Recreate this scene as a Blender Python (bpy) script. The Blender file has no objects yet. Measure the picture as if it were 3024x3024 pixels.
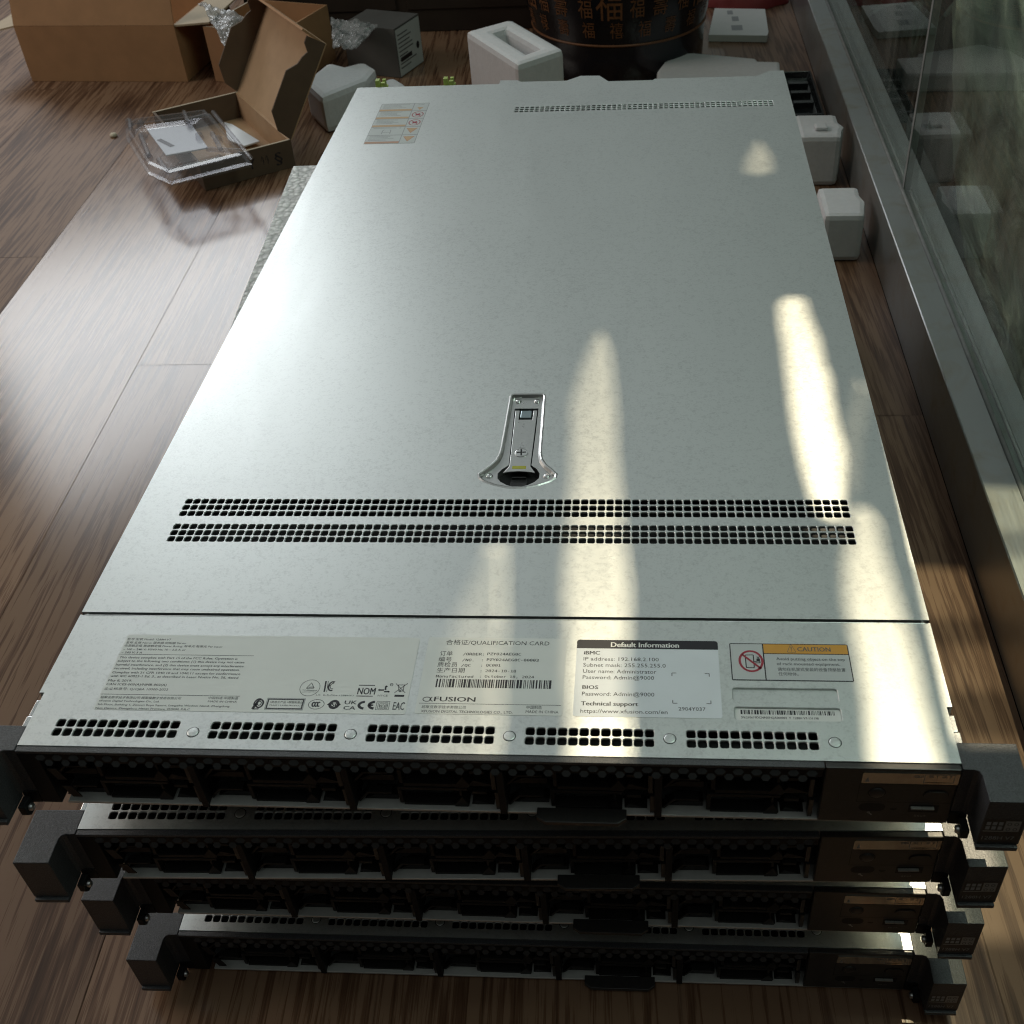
import bpy, bmesh, math, random
from mathutils import Vector, Matrix
from mathutils.geometry import tessellate_polygon
random.seed(7)
SC = bpy.context.scene
COL = SC.collection
MM = 0.001
R = math.radians

# ------------------------------------------------------------------ camera
CR = Matrix(((0.99686227, 0.06138149, -0.04997925), (0.00203732, -0.65109181, -0.75899625), (-0.0791294, 0.7565129, -0.64917392)))
CT = Vector((75.90982589, -308.29362166, 660.46695917))
CFX, CCX, CCY = 3304.548276, 1633.57287, 1496.62726          # focal length and principal point in photo pixels (3024 wide)
cam_d = bpy.data.cameras.new('camera'); cam = bpy.data.objects.new('camera', cam_d); COL.objects.link(cam)
m = Matrix.Identity(4)
for i in range(3):
    m[i][0] = CR[0][i]; m[i][1] = -CR[1][i]; m[i][2] = -CR[2][i]; m[i][3] = CT[i] * MM
cam.matrix_world = m
cam_d.sensor_width = 36; cam_d.lens = 36 * CFX / 3024
cam_d.shift_x = -(CCX - 1512) / 3024; cam_d.shift_y = (CCY - 1512) / 3024
cam_d.clip_start = .01; cam_d.clip_end = 60
cam_d.dof.use_dof = True; cam_d.dof.focus_distance = .72; cam_d.dof.aperture_fstop = cam_d.lens / 1.5
SC.camera = cam

# ------------------------------------------------------------------ world: dim room light, brighter ahead and above, dark behind the photographer
W = bpy.data.worlds.new('World'); SC.world = W; W.use_nodes = True
nt = W.node_tree; nt.nodes.clear()
wo = nt.nodes.new('ShaderNodeOutputWorld'); bg = nt.nodes.new('ShaderNodeBackground')
tc = nt.nodes.new('ShaderNodeTexCoord'); sx = nt.nodes.new('ShaderNodeSeparateXYZ')
nt.links.new(tc.outputs['Generated'], sx.inputs[0])
def wmath(op, a, b):
    n = nt.nodes.new('ShaderNodeMath'); n.operation = op
    for k, v in enumerate((a, b)):
        if isinstance(v, (int, float)): n.inputs[k].default_value = v
        else: nt.links.new(v, n.inputs[k])
    return n.outputs[0]
f1 = wmath('ADD', wmath('MULTIPLY', sx.outputs['Y'], .35), wmath('MULTIPLY', sx.outputs['Z'], 1.1))
f2 = wmath('ADD', f1, wmath('MULTIPLY', sx.outputs['X'], .20))
rp = nt.nodes.new('ShaderNodeValToRGB'); nt.links.new(f2, rp.inputs[0])
el = rp.color_ramp.elements
el[0].position = 0.0; el[0].color = (.014, .0125, .0115, 1)
el[1].position = 1.0; el[1].color = (.36, .40, .40, 1)
e = el.new(.55); e.color = (.062, .063, .060, 1)
e = el.new(.80); e.color = (.24, .27, .262, 1)
nt.links.new(rp.outputs[0], bg.inputs[0]); bg.inputs[1].default_value = 1.0
nt.links.new(bg.outputs[0], wo.inputs[0])

# ------------------------------------------------------------------ lamps
def lamp(name, kind, loc, target, **kw):
    d = bpy.data.lights.new(name, kind); o = bpy.data.objects.new(name, d); COL.objects.link(o)
    o.location = Vector(loc) * MM
    o.rotation_euler = (Vector(target) * MM - o.location).to_track_quat('-Z', 'Y').to_euler()
    for k, v in kw.items(): setattr(d, k, v)
    return o
KX, KY = .11, .36                                               # slope of the sunlight
ZT = 248.4                                                      # top of the stack above the floor
SUN = Vector((100 + 8000 * KX, 330 + 8000 * KY, ZT + 8000))
lamp('sunlight', 'SPOT', SUN, (150, 330, ZT), energy=19000, color=(1.0, .85, .58), spot_size=R(10.6), spot_blend=.05, shadow_soft_size=.017)
lamp('window_light', 'AREA', (-1980, 3700, 1900), (-250, 650, 200), energy=32, color=(.93, .97, 1.0), shape='RECTANGLE', size=1.35, size_y=.95)
lamp('room_light', 'AREA', (-2400, 900, 1500), (-150, 300, 50), energy=17, color=(1.0, .91, .82), shape='RECTANGLE', size=1.2, size_y=1.0)
lamp('garden_light', 'AREA', (640, 250, 1500), (505, 1000, 100), energy=7, color=(.86, 1.0, .90), shape='RECTANGLE', size=.4, size_y=.8)
SC.view_settings.view_transform = 'Standard'; SC.view_settings.look = 'None'
SC.view_settings.exposure = 0; SC.view_settings.gamma = 1; SC.view_settings.use_curve_mapping = False
SC.cycles.use_denoising = True; SC.cycles.denoising_input_passes = 'RGB_ALBEDO_NORMAL'; SC.cycles.denoising_prefilter = 'NONE'; SC.cycles.filter_width = 1.0; SC.cycles.pixel_filter_type = 'BLACKMAN_HARRIS'; SC.cycles.max_bounces = 8; SC.cycles.transparent_max_bounces = 16; SC.cycles.caustics_reflective = False; SC.cycles.caustics_refractive = False

# ------------------------------------------------------------------ placing: a photo pixel on a real plane of the place
def zoom(ox, oy, s): return lambda x, y: (ox + x / s, oy + y / s)
ZD = zoom(0, 0, .63889); A0 = zoom(0, 0, 1.932); A1 = zoom(1000, 0, 1.932); A2 = zoom(2024, 0, 1.932); B2 = zoom(2024, 1000, 1.932)
ZG = zoom(520, 0, 2.415); ZE = zoom(1320, 0, 1.7564); Z1 = zoom(0, 2100, 1.932); Z5 = zoom(2400, 2180, 3.096); Z6 = zoom(2000, 2220, 3.864)
L1 = zoom(200, 1850, 1.84); L2 = zoom(1200, 1850, 3.864); L3 = zoom(1680, 1850, 3.864); L4 = zoom(2100, 1850, 3.864)
LI = zoom(700, 1980, 3.513); LW = zoom(1040, 270, 7.43); LK = zoom(1300, 1100, 4.293)
def ray(px): return CR.transposed() @ Vector(((px[0] - CCX) / CFX, (px[1] - CCY) / CFX, 1))
def atz(px, z): d = ray(px); return CT + d * ((z - CT.z) / d.z)
def aty(px, y): d = ray(px); return CT + d * ((y - CT.y) / d.y)
def atx(px, x): d = ray(px); return CT + d * ((x - CT.x) / d.x)

# ------------------------------------------------------------------ materials
MATS = {}
def new_mat(name):
    mt = bpy.data.materials.new(name); mt.use_nodes = True; MATS[name] = mt
    t = mt.node_tree; b = t.nodes['Principled BSDF']
    return mt, t, b
def N(t, typ, **kw):
    n = t.nodes.new(typ)
    for k, v in kw.items():
        if k in n.inputs: n.inputs[k].default_value = v
        else: setattr(n, k, v)
    return n
def coords(t, scale=(1, 1, 1), kind='Object'):
    tc = N(t, 'ShaderNodeTexCoord'); mp = N(t, 'ShaderNodeMapping'); mp.inputs['Scale'].default_value = scale
    t.links.new(tc.outputs[kind], mp.inputs[0]); return mp.outputs[0]
def ramp(t, src, stops):
    r = N(t, 'ShaderNodeValToRGB'); t.links.new(src, r.inputs[0]); e = r.color_ramp.elements
    while len(e) < len(stops): e.new(.5)
    for k, (p, c) in enumerate(stops):
        e[k].position = p; e[k].color = (c, c, c, 1) if isinstance(c, (int, float)) else (*c, 1)
    return r.outputs[0]
def bump(t, b, src, strength, dist=.0005):
    n = N(t, 'ShaderNodeBump', Strength=strength, Distance=dist); t.links.new(src, n.inputs['Height']); t.links.new(n.outputs[0], b.inputs['Normal'])
def plain(name, col, rough=.5, metal=0, noise=.08, scale=120, bumpy=0, **kw):
    mt, t, b = new_mat(name)
    n = N(t, 'ShaderNodeTexNoise', Scale=scale, Detail=4.0); t.links.new(coords(t), n.inputs['Vector'])
    c = ramp(t, n.outputs['Fac'], [(.3, tuple(v * (1 - noise) for v in col)), (.7, tuple(min(1, v * (1 + noise)) for v in col))])
    t.links.new(c, b.inputs['Base Color']); b.inputs['Roughness'].default_value = rough; b.inputs['Metallic'].default_value = metal
    if bumpy: bump(t, b, n.outputs['Fac'], bumpy, .0004)
    for k, v in kw.items(): b.inputs[k].default_value = v
    return mt

def galv(name, base, lo, hi, rough, metal, scale=420):
    mt, t, b = new_mat(name)
    co = coords(t)
    def nz(sc, det, dist=0.0, src=co):
        n = N(t, 'ShaderNodeTexNoise', Scale=float(sc), Detail=det, Distortion=dist); t.links.new(src, n.inputs['Vector']); return n.outputs['Fac']
    def mad(x, m_, y):
        n = N(t, 'ShaderNodeMath', operation='MULTIPLY_ADD'); t.links.new(x, n.inputs[0]); n.inputs[1].default_value = m_
        if isinstance(y, (int, float)): n.inputs[2].default_value = y
        else: t.links.new(y, n.inputs[2])
        return n.outputs[0]
    fine = nz(scale, 3.0, .6); mid = nz(scale * .38, 2.0, .4); big = nz(9, 5.0, .5)
    smear = nz(5, 6.0, 1.2, coords(t, (5, 1, 1)))
    g = mad(mid, .7, fine)
    c = ramp(t, mad(big, .25, g), [(.66, tuple(x * lo for x in base)), (1.0, tuple(min(1, x * hi) for x in base))]); t.links.new(c, b.inputs['Base Color'])
    t.links.new(mad(smear, .10, mad(mid, .10, rough - .10)), b.inputs['Roughness'])
    b.inputs['Metallic'].default_value = metal
    bump(t, b, g, .14, .00022)
    return mt
galv('galvanised_steel', (.605, .625, .612), .91, 1.08, .40, .86, 760)
galv('chassis_steel', (.50, .52, .51), .85, 1.1, .42, .85)
galv('bright_steel', (.66, .66, .65), .95, 1.03, .24, .95, 900)
galv('stamped_steel', (.55, .55, .54), .96, 1.04, .30, .9, 700)
plain('lip_steel', (.60, .59, .56), .5, .35, .06, 200)
plain('black_plastic', (.012, .012, .013), .55, 0, .25, 900, .25)
plain('satin_black', (.026, .0235, .022), .34, 0, .15, 700, .1)
plain('coarse_black', (.050, .051, .055), .42, 0, .45, 1500, .55)
for k_ in ('black_plastic',): MATS[k_].node_tree.nodes['Principled BSDF'].inputs['Specular IOR Level'].default_value = .22
plain('dark_mesh', (.042, .043, .045), .5, .2, .15, 500)
plain('carrier_grey', (.016, .015, .0145), .42, 0, .15, 500)
MATS['carrier_grey'].node_tree.nodes['Principled BSDF'].inputs['Specular IOR Level'].default_value = .2
plain('inner_dark', (.014, .014, .015), .6, .2, .3, 90)
plain('slot_black', (.004, .004, .005), .6)
plain('panel_gloss', (.60, .53, .45), .14, 1.0, .1, 300)  # warm tint paints in the brown floor's reflection on the display strip
plain('paper_white', (.70, .70, .68), .42, 0, .02, 60)
plain('paper_blue', (.68, .71, .75), .42, 0, .02, 60)
plain('paper_grey', (.50, .52, .52), .42, 0, .03, 60)
plain('ink_black', (.012, .011, .016), .45, 0, .0)
plain('ink_grey', (.10, .10, .105), .5, 0, .0)
plain('ink_faint', (.30, .31, .32), .5, 0, .0)
plain('ink_orange', (.60, .30, .05), .45, 0, .03)
plain('ink_pale_orange', (.52, .34, .18), .45, 0, .03)
plain('ink_salmon', (.48, .27, .18), .5, 0, .03)
plain('ink_red', (.34, .03, .05), .45, 0, .03)
plain('print_light', (.30, .29, .27), .5, 0, .0)
plain('white_metal', (.30, .295, .27), .4, 0, .02)
plain('yellow_mark', (.38, .36, .03), .5)
plain('blue_steel', (.30, .36, .38), .3, .9, .1)
plain('lime_plastic', (.40, .48, .12), .45)
plain('card_brown', (.40, .215, .105), .75, 0, .07, 35, .05)
plain('card_inside', (.46, .30, .175), .8, 0, .06, 40, .05)
plain('card_dark', (.115, .075, .048), .8, 0, .1, 40, .05)
plain('card_cream', (.46, .37, .26), .8, 0, .05, 40)
plain('card_edge', (.50, .42, .32), .85, 0, .2, 700)
plain('grey_card', (.085, .082, .078), .75, 0, .08, 30)
plain('dark_wood', (.028, .019, .014), .5, 0, .3, 12)
plain('white_foam', (.60, .595, .60), .8, 0, .04, 160, .2, **{'Subsurface Weight': .4})
MATS['white_foam'].node_tree.nodes['Principled BSDF'].inputs['Subsurface Radius'].default_value = (.012, .010, .009)
def beads(mt):
    t = mt.node_tree; b = t.nodes['Principled BSDF']; v = N(t, 'ShaderNodeTexVoronoi', Scale=230.0); t.links.new(coords(t), v.inputs['Vector'])
    bump(t, b, ramp(t, v.outputs['Distance'], [(0, 1.0), (.8, 0.0)]), .14, .0010)
beads(MATS['white_foam'])
plain('jar_glaze', (.006, .007, .011), .22, 0, .2, 10)
plain('jar_gold', (.17, .068, .026), .45, 0, .25, 200)
plain('red_paper', (.35, .05, .05), .6, 0, .15, 30)
plain('dark_tray', (.012, .014, .015), .15, 0, .1, 40)
plain('tan_crumb', (.62, .55, .42), .8)
plain('soil', (.010, .012, .009), .9, 0, .5, 18, .8)
plain('leaf_green', (.025, .055, .030), .45, 0, .3, 20)
plain('gasket', (.22, .22, .21), .5, 0, .2, 60)
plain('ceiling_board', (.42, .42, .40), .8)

def foam_sheet_mat():
    mt, t, b = new_mat('pebbled_foam'); co = coords(t)
    v = N(t, 'ShaderNodeTexVoronoi', Scale=190.0); t.links.new(co, v.inputs['Vector'])
    c = ramp(t, v.outputs['Distance'], [(.1, (.92, .91, .90)), (.7, (.44, .43, .42))]); t.links.new(c, b.inputs['Base Color'])
    b.inputs['Roughness'].default_value = .5
    iv = ramp(t, v.outputs['Distance'], [(0, 1.0), (.8, 0.0)]); bump(t, b, iv, .9, .0015)
foam_sheet_mat()

def wood_floor():
    mt, t, b = new_mat('wood_floor')
    at = N(t, 'ShaderNodeAttribute', attribute_name='plank')      # x: random per plank, y: gloss
    sp = N(t, 'ShaderNodeSeparateColor'); t.links.new(at.outputs['Color'], sp.inputs[0])
    tc = N(t, 'ShaderNodeTexCoord')
    off = N(t, 'ShaderNodeVectorMath', operation='MULTIPLY_ADD'); t.links.new(at.outputs['Vector'], off.inputs[0]); off.inputs[1].default_value = (3.7, 9.1, 0); al = N(t, 'ShaderNodeMapping'); al.inputs['Rotation'].default_value = (0, 0, R(-2.58)); t.links.new(tc.outputs['Object'], al.inputs[0]); t.links.new(al.outputs[0], off.inputs[2])
    def nz(scale, sc, det, dist):
        mp = N(t, 'ShaderNodeMapping'); mp.inputs['Scale'].default_value = scale; t.links.new(off.outputs[0], mp.inputs[0])
        n = N(t, 'ShaderNodeTexNoise', Scale=sc, Detail=det, Distortion=dist); t.links.new(mp.outputs[0], n.inputs['Vector']); return n.outputs['Fac']
    grain = nz((34, 1.3, 1), 6.0, 8.0, .5)
    fine = nz((150, 4, 1), 7.0, 4.0, .1)
    blotch = nz((6, 1.6, 1), 1.5, 4.0, .8)
    s1 = N(t, 'ShaderNodeMath', operation='MULTIPLY_ADD'); t.links.new(fine, s1.inputs[0]); s1.inputs[1].default_value = .38; t.links.new(grain, s1.inputs[2])
    s2 = N(t, 'ShaderNodeMath', operation='MULTIPLY_ADD'); t.links.new(blotch, s2.inputs[0]); s2.inputs[1].default_value = .55; t.links.new(s1.outputs[0], s2.inputs[2])
    c = ramp(t, s2.outputs[0], [(.58, (.026, .0135, .0085)), (.78, (.086, .044, .026)), (.94, (.158, .088, .053)), (1.06, (.24, .148, .094))])
    hu = N(t, 'ShaderNodeMixRGB', blend_type='MULTIPLY'); hu.inputs[0].default_value = 1
    tn = N(t, 'ShaderNodeMath', operation='MULTIPLY_ADD'); t.links.new(sp.outputs[1], tn.inputs[0]); tn.inputs[1].default_value = .55; t.links.new(sp.outputs[0], tn.inputs[2])
    tone = ramp(t, tn.outputs[0], [(0, (.55, .52, .50)), (.55, (.80, .76, .74)), (1, (1.05, 1.0, .97))])
    t.links.new(c, hu.inputs[1]); t.links.new(tone, hu.inputs[2]); t.links.new(hu.outputs[0], b.inputs['Base Color'])
    rr = N(t, 'ShaderNodeMath', operation='MULTIPLY_ADD'); t.links.new(fine, rr.inputs[0]); rr.inputs[1].default_value = .07
    rb = ramp(t, sp.outputs[1], [(0, .55), (1, .15)]); t.links.new(rb, rr.inputs[2]); t.links.new(rr.outputs[0], b.inputs['Roughness'])
    sl = ramp(t, sp.outputs[1], [(0, .08), (1, .42)]); t.links.new(sl, b.inputs['Specular IOR Level'])
    bump(t, b, s1.outputs[0], .10, .0006)
wood_floor()

def steel_rail():
    mt, t, b = new_mat('brushed_steel'); co = coords(t, (90, 2, 90))
    n = N(t, 'ShaderNodeTexNoise', Scale=6.0, Detail=5.0); t.links.new(co, n.inputs['Vector'])
    n2 = N(t, 'ShaderNodeTexNoise', Scale=26.0, Detail=6.0, Distortion=1.2); t.links.new(coords(t), n2.inputs['Vector'])
    st = ramp(t, n2.outputs['Fac'], [(.50, (.44, .45, .44)), (.64, (.42, .41, .38)), (.80, (.35, .32, .26))])
    t.links.new(st, b.inputs['Base Color']); b.inputs['Metallic'].default_value = .85
    t.links.new(ramp(t, n.outputs['Fac'], [(.3, .34), (.7, .42)]), b.inputs['Roughness'])
    bump(t, b, n.outputs['Fac'], .04, .0003)
steel_rail()

def glass_like(name, tint, ior, rough=.0, body=None, body_fac=0.0, bubbles=0, grime=0.0):
    mt = bpy.data.materials.new(name); mt.use_nodes = True; MATS[name] = mt; t = mt.node_tree; t.nodes.clear()
    out = N(t, 'ShaderNodeOutputMaterial'); tr = N(t, 'ShaderNodeBsdfTransparent'); tr.inputs[0].default_value = (*tint, 1)
    gl = N(t, 'ShaderNodeBsdfGlossy', Roughness=rough); fr = N(t, 'ShaderNodeFresnel', IOR=ior)
    ge = N(t, 'ShaderNodeNewGeometry'); io = N(t, 'ShaderNodeMix'); io.data_type = 'FLOAT'; io.inputs[2].default_value = ior; io.inputs[3].default_value = 1 / ior
    t.links.new(ge.outputs['Backfacing'], io.inputs[0]); t.links.new(io.outputs[0], fr.inputs['IOR'])
    base = tr.outputs[0]
    if grime:
        n = N(t, 'ShaderNodeTexNoise', Scale=5.0, Detail=7.0, Distortion=.7); t.links.new(coords(t, (1, 3.5, .5)), n.inputs['Vector'])
        df = N(t, 'ShaderNodeBsdfDiffuse'); df.inputs[0].default_value = (.5, .5, .45, 1)
        mb = N(t, 'ShaderNodeMixShader'); t.links.new(ramp(t, n.outputs['Fac'], [(.45, 0.0), (.78, grime)]), mb.inputs[0]); t.links.new(tr.outputs[0], mb.inputs[1]); t.links.new(df.outputs[0], mb.inputs[2]); base = mb.outputs[0]
    if body:
        df = N(t, 'ShaderNodeBsdfDiffuse'); df.inputs[0].default_value = (*body, 1)
        mb = N(t, 'ShaderNodeMixShader'); mb.inputs[0].default_value = body_fac; t.links.new(tr.outputs[0], mb.inputs[1]); t.links.new(df.outputs[0], mb.inputs[2]); base = mb.outputs[0]
    if bubbles:
        v = N(t, 'ShaderNodeTexVoronoi', Scale=float(bubbles)); t.links.new(coords(t), v.inputs['Vector'])
        bp = N(t, 'ShaderNodeBump', Strength=1.0, Distance=.004); t.links.new(v.outputs['Distance'], bp.inputs['Height'])
        t.links.new(bp.outputs[0], gl.inputs['Normal']); t.links.new(bp.outputs[0], fr.inputs['Normal'])
    mx = N(t, 'ShaderNodeMixShader'); t.links.new(fr.outputs[0], mx.inputs[0]); t.links.new(base, mx.inputs[1]); t.links.new(gl.outputs[0], mx.inputs[2])
    t.links.new(mx.outputs[0], out.inputs[0]); return mt
glass_like('window_glass', (.90, .95, .92), 1.42, .015, grime=.16)
glass_like('clear_plastic', (.88, .88, .90), 1.26, .12, (.55, .55, .58), .12)
glass_like('bubble_film', (.80, .80, .80), 1.38, .26, (.62, .62, .62), .30, 110)
for k, v in (('film_full', .40), ('film_mid', 1.0), ('film_ear', .42), ('film_low', .17), ('film_half', .115), ('film_third', .08), ('film_faint', .037)):  # panes added in the overhead openings to set each streak's strength
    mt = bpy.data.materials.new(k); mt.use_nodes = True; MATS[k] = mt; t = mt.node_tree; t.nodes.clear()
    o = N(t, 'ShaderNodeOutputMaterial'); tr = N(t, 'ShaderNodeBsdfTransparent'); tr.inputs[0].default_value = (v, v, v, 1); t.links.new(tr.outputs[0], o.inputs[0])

def bark():
    mt, t, b = new_mat('bark'); co = coords(t, (1, .25, .25))
    n = N(t, 'ShaderNodeTexNoise', Scale=34.0, Detail=8.0, Distortion=.6); t.links.new(co, n.inputs['Vector'])
    t.links.new(ramp(t, n.outputs['Fac'], [(.36, (.05, .055, .045)), (.55, (.20, .21, .165)), (.70, (.55, .52, .40))]), b.inputs['Base Color'])
    b.inputs['Roughness'].default_value = .55; bump(t, b, n.outputs['Fac'], 1.0, .02)
bark()

# ------------------------------------------------------------------ mesh builder (millimetres in, metres out)
class MB:
    def __init__(s): s.v = []; s.f = []; s.m = []
    def add(s, vs, fs, mat=0):
        k = len(s.v); s.v += [tuple(v) for v in vs]
        for f in fs: s.f.append([k + i for i in f]); s.m.append(mat)
    def box(s, x0, x1, y0, y1, z0, z1, mat=0, tf=None):
        vs = [Vector((x, y, z)) for z in (z0, z1) for y in (y0, y1) for x in (x0, x1)]
        if tf: vs = [tf @ v for v in vs]
        s.add(vs, [(0, 2, 3, 1), (4, 5, 7, 6), (0, 1, 5, 4), (1, 3, 7, 5), (3, 2, 6, 7), (2, 0, 4, 6)], mat)
    def prism(s, poly, z0, z1, mat=0, plane=None, cap=True):
        P = plane or (lambda u, v, w: (u, v, w)); n = len(poly)
        vs = [P(u, v, z0) for u, v in poly] + [P(u, v, z1) for u, v in poly]
        fs = [(i, (i + 1) % n, n + (i + 1) % n, n + i) for i in range(n)]
        if cap:
            tri = tessellate_polygon([[Vector((u, v, 0)) for u, v in poly]])
            fs += [tuple(reversed(t)) for t in tri] + [tuple(n + i for i in t) for t in tri]
        s.add(vs, fs, mat)
    def tube(s, pts, r, n=8, mat=0, closed=False, caps=True):
        pts = [Vector(p) for p in pts]; L = len(pts); rings = []
        up = Vector((0, 0, 1))
        for i, p in enumerate(pts):
            a = pts[(i - 1) % L] if (i or closed) else pts[0]; b = pts[(i + 1) % L] if (i < L - 1 or closed) else pts[-1]
            d = (b - a).normalized(); q = up if abs(d.dot(up)) < .95 else Vector((1, 0, 0))
            x = d.cross(q).normalized(); y = d.cross(x)
            rr = r[i] if isinstance(r, (list, tuple)) else r
            rings.append([p + (x * math.cos(2 * math.pi * k / n) + y * math.sin(2 * math.pi * k / n)) * rr for k in range(n)])
        vs = [v for g in rings for v in g]; fs = []
        for i in range(L if closed else L - 1):
            j = (i + 1) % L
            for k in range(n): fs.append((i * n + k, i * n + (k + 1) % n, j * n + (k + 1) % n, j * n + k))
        if not closed and caps: fs += [tuple(range(n)), tuple((L - 1) * n + k for k in reversed(range(n)))]
        s.add(vs, fs, mat)
    def lathe(s, prof, c=(0, 0, 0), n=48, mat=0):
        vs = [(c[0] + r * math.cos(2 * math.pi * k / n), c[1] + r * math.sin(2 * math.pi * k / n), c[2] + z) for r, z in prof for k in range(n)]
        fs = [(i * n + k, i * n + (k + 1) % n, (i + 1) * n + (k + 1) % n, (i + 1) * n + k) for i in range(len(prof) - 1) for k in range(n)]
        s.add(vs, fs, mat)
    # flat drawing on a plane function P(u, v) -> xyz
    def poly2(s, pts, P, mat=0):
        tri = tessellate_polygon([[Vector((u, v, 0)) for u, v in pts]])
        s.add([P(u, v) for u, v in pts], tri, mat)
    def rect2(s, u0, u1, v0, v1, P, mat=0): s.add([P(u0, v0), P(u1, v0), P(u1, v1), P(u0, v1)], [(0, 1, 2, 3)], mat)
    def line2(s, a, b, w, P, mat=0):
        a, b = Vector(a), Vector(b); d = (b - a).normalized() * (w / 2); n = Vector((-d.y, d.x))
        s.add([P(*(a + n)), P(*(a - n)), P(*(b - n)), P(*(b + n))], [(0, 1, 2, 3)], mat)
    def ring2(s, c, rx, ry, w, P, mat=0, a0=0, a1=360, n=28):
        vs = []; 
        for k in range(n + 1):
            a = R(a0 + (a1 - a0) * k / n); ca, sa = math.cos(a), math.sin(a)
            vs += [P(c[0] + rx * ca, c[1] + ry * sa), P(c[0] + (rx - w) * ca, c[1] + (ry - w) * sa)]
        s.add(vs, [(2 * k, 2 * k + 1, 2 * k + 3, 2 * k + 2) for k in range(n)], mat)
    def disc2(s, c, rx, ry, P, mat=0, n=24): s.poly2([(c[0] + rx * math.cos(2 * math.pi * k / n), c[1] + ry * math.sin(2 * math.pi * k / n)) for k in range(n)], P, mat)
    def frame2(s, u0, u1, v0, v1, w, P, mat=0):
        s.rect2(u0, u1, v0, v0 + w, P, mat); s.rect2(u0, u1, v1 - w, v1, P, mat); s.rect2(u0, u0 + w, v0 + w, v1 - w, P, mat); s.rect2(u1 - w, u1, v0 + w, v1 - w, P, mat)
    def text(s, txt, u0, u1, vb, h, P, mat=0, bold=0.0, font=None):
        vs, fs, w = glyphs(txt, font)
        if not fs: return
        kx = (u1 - u0) / w; ky = h / .73
        s.add([P(u0 + x * kx, vb + y * ky) for x, y in vs], fs, mat)
        if bold:                                                    # heavier strokes: the same print once more, a hair to the right
            s.add([Vector(P(u0 + (x + bold * 3) * kx, vb + y * ky)) + Vector((0, 0, .012)) for x, y in vs], fs, mat)
    def build(s, name, mats, parent=None, smooth=False, bevel=0, loc=None):
        me = bpy.data.meshes.new(name); me.from_pydata([(a * MM, b * MM, c * MM) for a, b, c in s.v], [], s.f)
        for mt in ([mats] if isinstance(mats, str) else mats): me.materials.append(MATS[mt])
        for p, k in zip(me.polygons, s.m): p.material_index = k; p.use_smooth = smooth
        if bevel:
            bm = bmesh.new(); bm.from_mesh(me); bmesh.ops.remove_doubles(bm, verts=bm.verts, dist=1e-6)
            bmesh.ops.recalc_face_normals(bm, faces=bm.faces)
            ed = [e for e in bm.edges if len(e.link_faces) == 2 and e.calc_face_angle(0) > R(25)]
            bmesh.ops.bevel(bm, geom=ed, offset=bevel * MM, segments=2, affect='EDGES', profile=.6, clamp_overlap=True)
            bm.to_mesh(me); bm.free()
        me.update()
        o = bpy.data.objects.new(name, me); COL.objects.link(o)
        if parent: o.parent = parent
        if loc: o.location = Vector(loc) * MM
        return o
_gl = {}
_fonts = {}
def face(name):                                                     # one of the typefaces that come with Blender, else its default
    if name not in _fonts:
        _fonts[name] = None
        try:
            import os
            _fonts[name] = bpy.data.fonts.load(os.path.join(bpy.utils.system_resource('DATAFILES'), 'fonts', name))
        except Exception: pass
    return _fonts[name]
def glyphs(txt, font):
    key = (txt, font)
    if key not in _gl:
        c = bpy.data.curves.new('glyphs', 'FONT'); c.body = txt; c.size = 1; c.resolution_u = 2
        ft = face(font) if font else None
        if ft: c.font = ft
        o = bpy.data.objects.new('glyphs', c); COL.objects.link(o)
        dg = bpy.context.evaluated_depsgraph_get(); dg.update(); ev = o.evaluated_get(dg); me = ev.to_mesh()
        vs = [(v.co.x, v.co.y) for v in me.vertices]; fs = [tuple(p.vertices) for p in me.polygons]
        ev.to_mesh_clear(); bpy.data.objects.remove(o); bpy.data.curves.remove(c)
        x0 = min((v[0] for v in vs), default=0); x1 = max((v[0] for v in vs), default=1)
        _gl[key] = ([(x - x0, y) for x, y in vs], fs, max(x1 - x0, .05))
    return _gl[key]

def tag(o, label=None, cat=None, group=None, kind=None):
    if label: o['label'] = label
    if cat: o['category'] = cat
    if group: o['group'] = group
    if kind: o['kind'] = kind
    return o
def empty(name, loc=(0, 0, 0), rz=0):
    o = bpy.data.objects.new(name, None); COL.objects.link(o); o.location = Vector(loc) * MM; o.rotation_euler = (0, 0, rz); o.empty_display_size = .05
    return o
def copy_tree(o, parent=None):
    c = o.copy(); COL.objects.link(c)
    if parent: c.parent = parent
    for ch in list(o.children): copy_tree(ch, c)
    return c

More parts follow.
